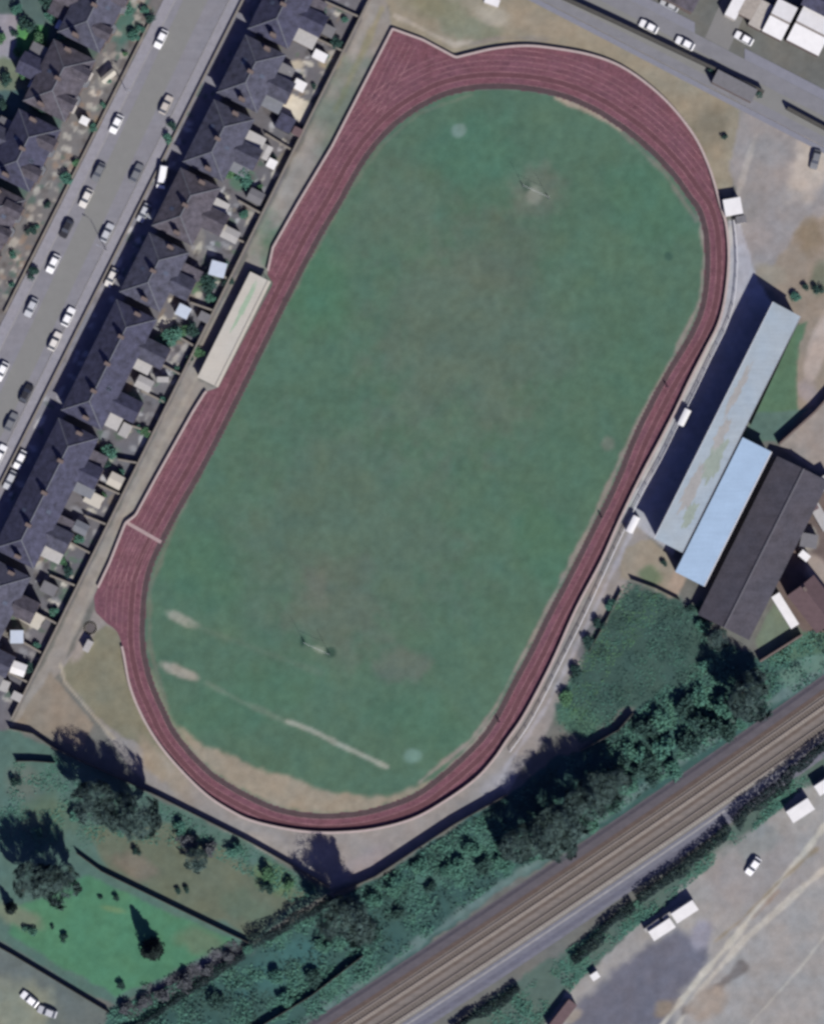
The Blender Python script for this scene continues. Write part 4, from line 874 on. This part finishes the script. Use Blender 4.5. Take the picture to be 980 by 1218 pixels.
# ------------------------------------------------------------------ trees, shrubs, hedges
def leaf_quads(b, pts, size, rnd, elong=1.0, up=1.0):
    for p in pts:
        a, e = rnd.uniform(0, 2 * math.pi), rnd.uniform(-1, 1)
        u = Vector((math.cos(a), math.sin(a), rnd.uniform(-.7, .7) * up)).normalized(); w = u.cross(Vector((rnd.uniform(-up, up), rnd.uniform(-up, up), rnd.uniform(.2, 1)))).normalized()
        s = size * rnd.uniform(.6, 1.3); u = u * s * elong; w = w * s
        p = Vector(p); b.add([p - u - w * .6, p + u * .2 - w, p + u + w * .2, p - u * .1 + w], [(0, 1, 2, 3)])
def bare_tree(seed, h=12.0, r=5.0):
    rnd = random.Random(seed); tk = MB(); cr = MB(); tips = []
    top = h * .32; lean = Vector((rnd.uniform(-.3, .3), rnd.uniform(-.3, .3), 0))
    tk.tube([(0, 0, -.1), Vector((0, 0, top * .5)) + lean * .4, Vector((0, 0, top)) + lean], [.34, .26, .22], 8)
    def limb(p, d, L, rad, lev):
        pts = [p]; q = Vector(p); dd = d.copy()
        for k in range(4):
            dd = (dd + Vector((rnd.uniform(-.25, .25), rnd.uniform(-.25, .25), rnd.uniform(-.05, .2)))).normalized(); q = q + dd * L / 4; pts.append(q.copy())
            if lev < 3 and k > 0:
                for _ in range(2):
                    sd = (dd + Vector((rnd.uniform(-1, 1), rnd.uniform(-1, 1), rnd.uniform(-.3, .6)))).normalized(); limb(q.copy(), sd, L * rnd.uniform(.4, .62), rad * .5, lev + 1)
            if lev >= 2: tips.append((q.copy(), dd.copy()))
        tk.tube(pts, [rad, rad * .85, rad * .7, rad * .5, rad * .3], 5 if lev < 2 else 3, cap=False) if lev < 3 else None
    for k in range(7):
        a = 2 * math.pi * k / 7 + rnd.uniform(-.3, .3); el = rnd.uniform(.35, 1.1)
        limb(Vector((0, 0, top * rnd.uniform(.7, 1))) + lean, Vector((math.cos(a) * math.cos(el), math.sin(a) * math.cos(el), math.sin(el))), (h - top) * rnd.uniform(.6, .85) * (.75 + .4 * math.sin(el)), .15, 1)
    for p, d in tips:
        for _ in range(15):
            u = (d + Vector((rnd.uniform(-1, 1), rnd.uniform(-1, 1), rnd.uniform(-.5, .9)))).normalized(); L = rnd.uniform(.5, 1.2); w = u.cross(Vector((rnd.uniform(-1, 1), rnd.uniform(-1, 1), rnd.uniform(-1, 1)))).normalized() * rnd.uniform(.03, .07)
            q = p + Vector((rnd.uniform(-.3, .3),) * 3); cr.add([q - w, q + w, q + u * L + w * .4, q + u * L - w * .4], [(0, 1, 2, 3)])
    zt = max(v[2] for v in cr.v)
    for _ in range(2600):
        v = Vector((rnd.gauss(0, 1), rnd.gauss(0, 1), rnd.gauss(0, 1))).normalized() * rnd.random() ** .45; q = Vector((v.x * r * 1.05, v.y * r * 1.05, zt * (.63 + .36 * v.z)))
        if vnoise(np.array([q.x * 1.0 + q.z * .6]), np.array([q.y * 1.0 - q.z * .5]), 1.6, seed)[0] < .42: continue
        u = Vector((rnd.uniform(-1, 1), rnd.uniform(-1, 1), rnd.uniform(-.2, 1))).normalized() * rnd.uniform(.5, 1.0); w = u.cross(Vector((rnd.uniform(-1, 1), rnd.uniform(-1, 1), .3))).normalized() * rnd.uniform(.03, .07)
        cr.add([q - w, q + w, q + u + w * .4, q + u - w * .4], [(0, 1, 2, 3)])
    def soft(v):
        c = Vector((0, 0, zt * .6)); d = Vector(v) - c; e = math.sqrt((d.x / (r * 1.15)) ** 2 + (d.y / (r * 1.15)) ** 2 + (d.z / (zt * .42)) ** 2)
        return tuple(c + d * ((.85 + (e - .85) * .3) / e)) if e > .85 and v[2] > zt * .3 else v
    for mb in (tk, cr): mb.v = [soft(v) for v in mb.v]
    zt = max(v[2] for v in cr.v); rr = sorted(math.hypot(v[0], v[1]) for v in cr.v)[int(len(cr.v) * .96)]
    for mb in (tk, cr): mb.v = [(v[0] * r / rr, v[1] * r / rr, v[2] * h / zt if v[2] > 0 else v[2]) for v in mb.v]
    return tk.mesh('trunk', BARK), cr.mesh('crown', TWIG)
BT = [bare_tree(s) for s in (1, 2, 3, 4)]
def bush(seed, m, tall=1.0, n=620):
    rnd = random.Random(seed); b = MB(); s = MB(); lobes = []
    for k in range(7):
        a = rnd.uniform(0, 6.28); d = rnd.uniform(.1, .62); lobes.append((Vector((d * math.cos(a), d * math.sin(a), rnd.uniform(.45, .95) * tall)), rnd.uniform(.32, .52)))
    pts = []
    for k in range(n):
        c, rr = rnd.choice(lobes); v = Vector((rnd.gauss(0, 1), rnd.gauss(0, 1), rnd.gauss(0, 1))).normalized() * rr * rnd.uniform(.55, 1.05); p = c + Vector((v.x, v.y, v.z * tall)); p.z = max(p.z, .05); pts.append(p)
    leaf_quads(b, pts, .085, rnd)
    for c, rr in lobes: s.tube([(0, 0, -.05), c * .5, c], [.05, .035, .015], 5, cap=False)
    return s.mesh('stem', BARK), b.mesh('foliage', m)
BUSH = {n: [bush(i * 10 + k, m) for k in range(3)] for i, (n, m) in enumerate((('d', LEAF_D), ('t', LEAF_T), ('g', LEAF_G)))}
BUSH['b'] = [bush(90 + k, mat('bare_scrub', alb(92, 95, 104), .35, .8), 1.0, 460) for k in range(2)]
def conifer(seed, h=7.0, r=1.6):
    rnd = random.Random(seed); b = MB(); s = MB(); s.tube([(0, 0, -.1), (0, 0, h * .9)], [.16, .03], 7); pts = []
    for k in range(1800):
        z = rnd.uniform(0, 1) ** 1.3; a = rnd.uniform(0, 6.28); rr = r * (1 - z) ** .7 * rnd.uniform(.55, 1.0) * (1 + .18 * math.sin(a * 5 + z * 20)); pts.append((rr * math.cos(a), rr * math.sin(a), .25 + z * (h - .4)))
    leaf_quads(b, pts, .17, rnd); return s.mesh('trunk', BARK), b.mesh('crown', LEAF_C)
CON = conifer(5)
def plant(name, pair, parts, px, py, sc, label, cat, group=None, rz=None, sz=None):
    r = root(name, W(px, py), random.uniform(0, 6.28) if rz is None else rz, label, cat, group); r.scale = (sc, sc, sz or sc)
    for p, me in zip(parts, pair): inst(p, me, r)
def tree(px, py, sc, label, group=None, v=0, sz=None): plant('bare_tree', BT[v % 4], ('trunk', 'crown'), px, py, sc, label, 'tree', group, sz=sz)
gA, gB = 'bare trees by the gardens', 'bare trees by the railway'
tree(118, 952, 1.0, 'large bare tree at the garden corner casting the leftmost shadow over the path', gA, 0, 1.4); tree(168, 968, 1.05, 'large bare tree by the boundary fence, right of the pair at the garden corner', gA, 1, 1.4); tree(145, 962, .85, 'smaller bare tree between two large ones at the garden corner', gA, 2, 1.3)
tree(76, 1048, .95, 'bare tree at the head of the dark lawn fence', gA, 3, 1.3); tree(44, 1042, .85, 'bare tree at the left edge above the bright lawn', gA, 0, 1.2); tree(235, 1022, .55, 'small bare tree in the brown garden under the fence', gA, 1)
tree(412, 1088, 1.1, 'tall bare tree whose shadow reaches the foot of the track', gB, 2, 1.6); tree(428, 1100, .8, 'bare tree just behind the tall one below the foot of the track', gB, 1, 1.2)
for k, (x, y, sc) in enumerate(((612, 1004, .75), (638, 994, .95), (662, 980, 1.05), (690, 958, 1.0), (708, 938, .85), (730, 930, .7), (668, 1006, .65))):
    tree(x, y, sc, ['first', 'second', 'third', 'fourth', 'fifth', 'sixth', 'seventh'][k] + ' bare tree from the left in the dark clump right of the track foot', gB, k, sc * 1.25)
tree(886, 832, 1.0, 'bare tree whose round shadow falls on the end of the long dark hall', gB, 3, 1.25); tree(893, 812, .7, 'smaller bare tree beside the one at the end of the long dark hall', gB, 0); tree(852, 760, .5, 'little bare tree at the upper corner of the rough plot', gB, 1)
plant('conifer', CON, ('trunk', 'crown'), 182, 1128, 1.5, 'lone dark conifer standing on the bright green lawn', 'tree')
plant('conifer', CON, ('trunk', 'crown'), 14, 1080, .8, 'dark conifer at the left edge of the lawn', 'tree')
BL = [  # kind, x, y, radius m, label
 ('d',163,1013,1.1,'dark round bush in the brown garden'),('d',140,1068,.9,'dark bush beside the lawn fence, larger of two'),('d',120,1067,.6,'small dark bush beside the lawn fence, left of the larger'),('d',77,1115,1.1,'dark bush on the left part of the lawn'),('d',63,1102,.6,'tiny dark bush left of the bigger lawn bush'),
 ('t',40,1108,1.2,'teal shrub on the pale edge of the lawn'),('t',30,1104,.8,'small teal shrub at the left edge of the lawn'),('d',213,1060,.9,'dark twin bush under the brown garden fence, left one'),('d',222,1058,.9,'dark twin bush under the brown garden fence, right one'),('d',186,1182,.9,'dark bush at the lower tip of the lawn'),('d',146,1172,1.2,'dark shrub at the lower corner of the lawn'),
 ('t',45,990,1.6,'teal shrub behind the bare tree near the left edge'),('t',95,970,2.2,'wide teal shrub under the garden corner trees'),('t',140,985,2.0,'teal shrub right of the wide one under the garden corner trees'),('d',175,975,1.8,'dark shrub below the boundary fence under the trees'),('d',20,930,1.4,'dark bush at the left edge of the gardens'),
 ('t',215,985,2.0,'teal shrub beside the boundary fence, nearest the trees'),('b',222,1000,2.4,'brown bare shrub in the upper garden, left of two'),('b',250,1012,2.4,'brown bare shrub in the upper garden, right of two'),('t',280,1010,2.0,'teal shrub midway along the boundary fence'),('g',318,1040,2.0,'green shrub near the garden point, upper'),('d',318,1056,1.6,'dark shrub near the garden point, lower'),('g',345,1050,1.6,'green shrub closest to the garden point'),('t',368,1060,1.4,'pale teal shrub in the garden point'),
 ('b',150,1200,2.0,'brown scrub bush along the bottom left slope, lowest'),('b',172,1192,2.0,'brown scrub bush along the bottom left slope, second'),('b',196,1182,2.2,'brown scrub bush along the bottom left slope, third'),('b',222,1168,2.2,'brown scrub bush along the bottom left slope, fourth'),('b',248,1154,2.0,'brown scrub bush along the bottom left slope, fifth'),('b',272,1138,1.8,'brown scrub bush along the bottom left slope, sixth'),('t',295,1128,1.5,'teal bush at the meeting of the garden fences'),
 ('d',255,1190,2.6,'dark bush at the bottom edge below the scrub row'),('d',512,1055,1.6,'dark reddish bush alone on the railway bank'),('t',530,1035,1.6,'teal bush above the lone dark bush on the bank'),('d',475,1085,1.6,'dark low bush on the bank right of the tall bare tree'),('t',445,1070,2.0,'teal bush under the tall bare tree'),('t',330,1160,2.0,'teal bush on the lower railway bank'),('t',385,1125,2.0,'teal bush near the long bank fence'),('t',560,1010,2.2,'teal bush by the end of the dark boundary fence'),
 ('d',600,1005,2.2,'dark bush at the lower side of the tree clump'),('d',650,975,2.4,'dark bush under the middle of the tree clump'),('t',690,960,2.4,'teal bush on the bank right of the tree clump'),('d',735,915,3.0,'dark evergreen bush at the left of the railway thicket'),('t',755,895,2.8,'teal bush inside the railway thicket, left'),('d',768,868,3.0,'dark evergreen bush at the head of the railway thicket'),('t',790,888,3.2,'teal bush in the middle of the railway thicket'),('d',812,838,3.0,'dark evergreen bush at the upper end of the thicket'),('d',838,862,4.0,'largest round evergreen bush in the railway thicket'),('t',862,838,3.0,'teal bush below the round tree shadow'),('t',800,915,2.4,'teal bush at the lower edge of the thicket'),('d',775,925,2.2,'dark bush at the lower edge of the thicket'),('d',900,838,2.4,'dark bush at the right end of the thicket'),('t',885,858,2.2,'teal bush at the right end of the thicket'),('d',715,935,2.2,'dark bush between the clump and the thicket'),
 ('d',712,742,1.6,'dark bush on the left side of the rough plot, upper'),('d',700,765,1.8,'dark bush on the left side of the rough plot, middle'),('d',684,800,2.0,'dark bush on the left side of the rough plot, lower'),('g',672,830,2.0,'green bush at the lower left of the rough plot'),('t',725,720,1.4,'teal bush at the top left of the rough plot'),('t',835,745,1.8,'teal bush at the upper right of the rough plot'),('t',838,790,2.0,'teal bush at the right of the rough plot'),('d',820,725,1.3,'dark bush at the foot of the blue roofed hall'),('d',789,670,.9,'dark bush by the lower end of the main stand roof'),
 ('d',972,345,1.4,'dark bush on the brown ground at the right edge'),('d',958,342,1.0,'small dark bush beside the right edge one'),('d',861,163,.8,'dark bush on the dry ground beside the car park'),('t',945,352,1.4,'grey green bush behind the top of the main stand'),
 ('d',250,340,2.6,'dark bush between the square pale blue shed and the cream stand'),('t',205,400,2.6,'big teal bush left of the cream stand'),('t',190,410,1.8,'smaller teal bush beside the big one left of the cream stand'),('d',228,392,2.0,'dark bush behind the smaller pale blue shed'),('g',236,420,1.6,'green bush close to the cream stand lower half'),('d',225,428,1.2,'dark bush at the lower corner of the cream stand'),('d',398,52,1.8,'dark green bush by the alley near the top edge'),('t',375,12,3.0,'pale teal bush in the topmost back yard'),('t',350,12,2.0,'teal bush left of the pale one in the topmost yard'),
 ('t',290,212,2.4,'teal bush behind the third house pair by the alley'),('g',275,205,1.8,'green bush beside the teal one behind the third pair'),('t',130,540,2.2,'grey green bush behind the longest terrace top'),('d',128,553,1.2,'dark bush right below the grey green one'),('g',75,668,1.2,'green bush beside the pale bluish conservatory'),('d',272,335,1.4,'dark bush touching the upper end of the cream stand'),('g',300,325,1.0,'small green bush at the top corner of the cream stand'),
 ('d',33,30,2.2,'dark bush in the top left garden'),('g',48,48,1.8,'bright green bush in the top left garden'),('d',60,5,2.4,'dark bush at the top left edge'),('t',150,10,2.2,'teal bush in a front garden at the top edge'),('t',160,42,1.6,'teal bush in the front garden by the uppermost white car'),('d',180,22,1.4,'dark bush by the kerb near the top edge'),('t',80,212,1.6,'teal bush in the front garden opposite the van'),('d',38,275,1.4,'dark bush in the front garden of the lowest western terrace'),('t',200,165,1.3,'teal bush in the forecourt above the white van'),('d',205,150,1.2,'dark bush in the forecourt by the second house pair'),('d',40,325,1.6,'dark bush near the kerb at the lowest western terrace'),('t',165,510,1.0,'teal bush at the alley end of the passage')]
for i, (k, x, y, rr, lab) in enumerate(BL):
    ms_ = BUSH[k]; plant('bush', ms_[i % len(ms_)], ('stem', 'foliage'), x, y, rr * 1.05, lab, 'bush', sz=rr * random.uniform(.7, 1.0) + .25)
ORD = ['first','second','third','fourth','fifth','sixth','seventh','eighth','ninth','tenth','eleventh','twelfth','thirteenth','fourteenth','fifteenth','sixteenth','seventeenth','eighteenth','nineteenth','twentieth']
rnd = random.Random(77)
for k in range(20):
    s_ = -170 + k * 46 + rnd.uniform(-12, 12); x, y = ST(s_, rnd.uniform(372, 388)); q = rnd.choice('ttdg')
    plant('bush', BUSH[q][k % 3], ('stem', 'foliage'), x, y, rnd.uniform(.8, 1.6), ORD[k] + ' small shrub from the top along the yard wall beside the alley', 'bush', 'shrubs along the yard wall')
for k in range(12):
    s_ = -70 + k * 33 + rnd.uniform(-9, 9); x, y = ST(s_, rnd.uniform(150, 169)); q = rnd.choice('ttdg')
    plant('bush', BUSH[q][k % 3], ('stem', 'foliage'), x, y, rnd.uniform(.7, 1.4), ORD[k] + ' small shrub from the top in the western front gardens', 'bush', 'shrubs in the western front gardens')
for k in range(12):
    x, y = (20, 20, 8, 60, 30, 5, 62, 12, 48, 75, 2, 18)[k], (12, 62, 95, 70, 88, 125, 22, 150, 130, 45, 45, 40)[k]
    plant('bush', BUSH['tgd'[k % 3]][k % 3], ('stem', 'foliage'), x, y, rnd.uniform(1.0, 2.0), ('leafy shrub in the top left gardens, ' + ['beside the bright lawn','below the pale patio','by the olive lawn','against the house wall','near the white shed','on the teal lawn','nearest the top houses','lowest at the edge','by the lower house wall','by the tiny pale shed','on the pale patio','above the pale patio'][k]), 'bush', 'shrubs in the top left gardens')
for k, (x, y, rr, q) in enumerate(((340,1190,2.0,'t'),(375,1165,2.2,'d'),(405,1120,2.2,'t'),(440,1110,2.4,'d'),(470,1055,2.2,'t'),(500,1030,2.0,'t'),(545,1030,2.4,'t'),(575,1028,2.2,'d'),(600,1028,2.2,'t'),(640,1015,2.4,'t'),(676,990,2.4,'d'),(700,978,2.4,'t'),(722,958,2.6,'d'),(745,935,2.6,'t'),(765,910,3.0,'d'),(782,860,2.8,'t'),(815,885,3.0,'d'),(828,830,2.6,'t'),(860,868,2.8,'d'),(905,822,2.4,'t'))):
    plant('bush', BUSH[q][k % 3], ('stem', 'foliage'), x, y, rr * 1.15, ORD[k] + ' broad leafy shrub from the left along the railway bank', 'bush', 'broad shrubs along the railway bank', sz=rr * .85)
def hedge(pts, h, w, m, label, dens=26, name='hedge', seed=1):
    rnd = random.Random(seed); base = W(*pts[0]); r = root(name, base, 0, label, 'hedge'); b, s = MB(), MB(); q = []
    for i in range(len(pts) - 1):
        a, c = W(*pts[i]) - base, W(*pts[i + 1]) - base; d = c - a; n_ = Vector((-d.y, d.x, 0)).normalized(); L = d.length
        k = 0
        while k < L:
            p = a + d * k / L; s.tube([p + Vector((0, 0, -.05)), p + Vector((rnd.uniform(-.3, .3), rnd.uniform(-.3, .3), h * .8))], [.06, .02], 4, cap=False); k += 1.1
        for j in range(int(L * dens)):
            t = rnd.random(); o = rnd.uniform(-1, 1); hh = h * (.75 + .35 * float(vnoise(np.array([t * L]), np.array([i * 7.0]), 3.0, seed)[0])); z = rnd.random() ** .6 * hh; nn = float(vnoise(np.array([t * L + 3]), np.array([i * 5.0 + 40]), 4.0, seed + 2)[0]); o = o * (w / 2) * (1.1 - .5 * (z / h) ** 3) * (.45 + 1.1 * nn) + (nn - .5) * w * .9; p = a + d * t + n_ * o; q.append((p.x, p.y, z + .05))
    leaf_quads(b, q, .17, rnd); s.build('stems', BARK, r); b.build('foliage', m, r)
hedge([(298, 1122), (345, 1095), (395, 1067)], 3.6, 2.4, LEAF_H, 'thick dark hedge between the gardens and railway scrub', 110)
hedge([(990, 880), (945, 915), (905, 948), (870, 978)], 3.0, 2.2, LEAF_H, 'dark hedge between railway and yard, right end section', 120, seed=2)
hedge([(866, 982), (838, 1009), (800, 1038), (757, 1069)], 2.6, 2.0, LEAF_H, 'dark hedge between railway and yard, middle section behind the cabins', 120, seed=3)
hedge([(752, 1074), (715, 1108), (680, 1142)], 2.2, 1.8, LEAF_H, 'dark hedge between railway and yard, section by the pale tank', 120, seed=4)
hedge([(618, 1176), (580, 1198), (540, 1228)], 2.2, 1.8, LEAF_H, 'dark hedge between railway and yard, section at the bottom edge', 120, seed=5)
hedge([(146, 1230), (215, 1186), (292, 1136)], 1.8, 1.3, LEAF_H, 'dark hedge added as the shadow strip below the brown scrub row at the bottom left', 80, seed=9)  # added hedge, its dark leaves stand in for shadow along the scrub row
hedge([(842, 82), (868, 97), (905, 116)], 2.4, 1.0, LEAF_D, 'dark hedge behind the turnstile block along the top street', 50, seed=6)
# wild growth on the banks: nobody could count it
def undergrowth(name, poly, n, size, m, zmax, label, seed):
    rnd = np.random.RandomState(seed); q = np.array(poly, float); b = MB(); got = []
    while len(got) < n:
        x = rnd.uniform(q[:, 0].min(), q[:, 0].max(), 6000); y = rnd.uniform(q[:, 1].min(), q[:, 1].max(), 6000)
        k = inside(x, y, q) & (fbm(x, y, 22, seed) > rnd.uniform(.38, .7, 6000)); got += list(zip(x[k], y[k], fbm(x[k], y[k], 16, seed + 3)))
    rr = random.Random(seed); pts = [tuple(W(x, y, rr.uniform(.02, .1 + zmax * max(0, f - .3) * 1.6))) for x, y, f in got[:n]]
    leaf_quads(b, pts, size, rr, 1.0, .45); o = b.build(name, m); o['kind'] = 'stuff'; o['label'] = label; o['category'] = 'undergrowth'
BANK = [(132,1202),(298,1130),(398,1070),(445,1050),(545,985),(605,950),(670,900),(740,866),(800,805),(860,765),(905,785),(955,756),(1010,715),(1010,770),(980,800),(735,965),(590,1052),(490,1128),(330,1248),(100,1250)]
undergrowth('undergrowth', BANK, 15000, .2, LEAF_T, 1.6, 'teal green rough growth over the railway bank', 3)
undergrowth('undergrowth', BANK, 8000, .2, LEAF_D, 1.9, 'darker tufts through the railway bank growth', 8)
undergrowth('undergrowth', [(660, 838), (700, 775), (752, 694), (803, 718), (836, 722), (848, 800), (760, 834), (690, 885)], 2600, .15, LEAF_D, .5, 'dark rough growth over the plot below the main stand', 5)
undergrowth('undergrowth', [(652, 845), (682, 800), (706, 752), (744, 690), (800, 714), (840, 718), (856, 770), (846, 812), (764, 846), (700, 888), (668, 880)], 2300, .14, LEAF_T, .5, 'lighter teal tufts through the plot below the main stand', 15)
undergrowth('undergrowth', [(655, 842), (690, 780), (720, 720), (748, 688), (790, 704), (780, 740), (730, 790), (690, 860)], 900, .14, LEAF_G, .5, 'greener tufts on the left side of the plot below the main stand', 16)
undergrowth('undergrowth', [(1000,882),(1040,900),(960,935),(900,985),(840,1035),(780,1085),(735,1120),(690,1165),(640,1230),(540,1240),(552,1212),(735,1088)], 6000, .17, LEAF_T, .8, 'scrub between the railway and the industrial yard', 6)
undergrowth('undergrowth', [(20,900),(66,898),(190,955),(300,1010),(380,1058),(350,1075),(240,1010),(130,1000),(60,1020),(-20,1010)], 4500, .16, LEAF_T, .6, 'rough growth in the gardens below the track fence', 7)

# ------------------------------------------------------------------ goal posts, people, lamp posts
def goalposts(px0, py0, px1, py1, label):
    a, c = W(px0, py0), W(px1, py1); m_ = (a + c) / 2; r = root('goal_posts', m_, 0, label, 'goal posts', 'rugby goal posts'); a -= m_; c -= m_
    for p in (a, c):
        b = MB(); b.tube([p + Vector((0, 0, -.1)), p + Vector((0, 0, 6.2))], [.03, .022], 8); b.build('post', WHITE, r)
        b = MB(); b.tube([p + Vector((0, 0, 0)), p + Vector((0, 0, 1.4))], .10, 10); b.build('post_pad', mat('navy_pad', (.02, .03, .06), .1), r)
    b = MB(); b.tube([a + Vector((0, 0, 3)), c + Vector((0, 0, 3))], .025, 8); b.build('crossbar', WHITE, r)
goalposts(362, 764, 392, 778, 'white rugby goal posts at the lower worn patch of the pitch'); goalposts(622, 222, 652, 236, 'white rugby goal posts at the upper worn patch of the pitch')
SKIN = mat('skin', (.35, .2, .15), .05); CLOTH = {'dark': mat('dark_clothes', (.015, .017, .025), .1), 'trousers': mat('dark_trousers', (.02, .02, .022), .1)}; HAIR = mat('dark_hair', (.02, .015, .012), .1)
def person(px, py, deg, label):
    r = root('person', W(px, py, .03), R(deg), label, 'person', 'people on the track')
    J = [(0,0,.95,.15),(0,0,1.2,.16),(0,0,1.42,.15),(0,.01,1.52,.06),(0,.03,1.62,.095),(0,.03,1.74,.085), (.10,0,.9,.10),(.11,.16,.52,.07),(.10,.05,.09,.05),(.10,.2,.04,.04), (-.10,0,.9,.10),(-.11,-.02,.5,.07),(-.10,-.24,.12,.05),(-.10,-.14,.05,.04),
         (.20,0,1.40,.06),(.27,-.1,1.13,.048),(.25,.06,.93,.038),(.25,.12,.87,.03), (-.20,0,1.40,.06),(-.27,.08,1.13,.048),(-.25,.24,.97,.038),(-.25,.29,.93,.03)]
    E = [(0,1),(1,2),(2,3),(3,4),(4,5),(0,6),(6,7),(7,8),(8,9),(0,10),(10,11),(11,12),(12,13),(2,14),(14,15),(15,16),(16,17),(2,18),(18,19),(19,20),(20,21)]
    me = bpy.data.meshes.new('body'); me.from_pydata([j[:3] for j in J], E, []); o = bpy.data.objects.new('body', me); COL.objects.link(o); o.parent = r
    md = o.modifiers.new('skin', 'SKIN'); me.skin_vertices or None
    if not me.skin_vertices: bpy.context.view_layer.update()
    for i, j in enumerate(J):
        if me.skin_vertices: me.skin_vertices[0].data[i].radius = (j[3], j[3])
    if me.skin_vertices: me.skin_vertices[0].data[0].use_root = True
    o.modifiers.new('sub', 'SUBSURF').levels = 1; me.materials.append(CLOTH['dark'])
    b = MB(); b.tube([(0, .02, 1.68), (0, .02, 1.76), (0, .02, 1.82)], [.105, .10, .03], 10); b.build('hair', HAIR, r)
person(793, 460, -20, 'dark clothed person walking on the right straight beside the main stand'); person(715, 615, -25, 'dark clothed person on the right straight below the main stand'); person(593, 858, -40, 'dark clothed person on the lower right bend of the track')
LAMP = None
def lamp(px, py, deg, label):
    global LAMP
    r = root('street_lamp', W(px, py), R(deg), label, 'street lamp', 'street lamps')
    if LAMP is None:
        b = MB(); b.tube([(0, 0, -.1), (0, 0, 7.5), (.4, 0, 7.9), (1.2, 0, 8.0)], [.09, .06, .05, .045], 8); p_ = b.mesh('pole', STEEL); b = MB(); b.box((1.4, 0, 7.98), (.6, .24, .12)); LAMP = (p_, b.mesh('lamp_head', STEEL))
    inst('pole', LAMP[0], r); inst('lamp_head', LAMP[1], r)
lamp(*ST(30, 184), ROT * 57.3, 'street lamp on the west pavement near the brown roofed house pair'); lamp(*ST(210, 247), ROT * 57.3 + 180, 'street lamp on the east pavement near the lower pair of pale cars'); lamp(*ST(390, 184), ROT * 57.3, 'street lamp on the west pavement beyond the left edge')

undergrowth('undergrowth', [(135,1196),(160,1176),(205,1160),(276,1118),(298,1124),(262,1152),(215,1180),(150,1216)], 2600, .15, MATS['bare_scrub'], 1.3, 'lavender brown bare scrub along the lower lawn edge', 12)
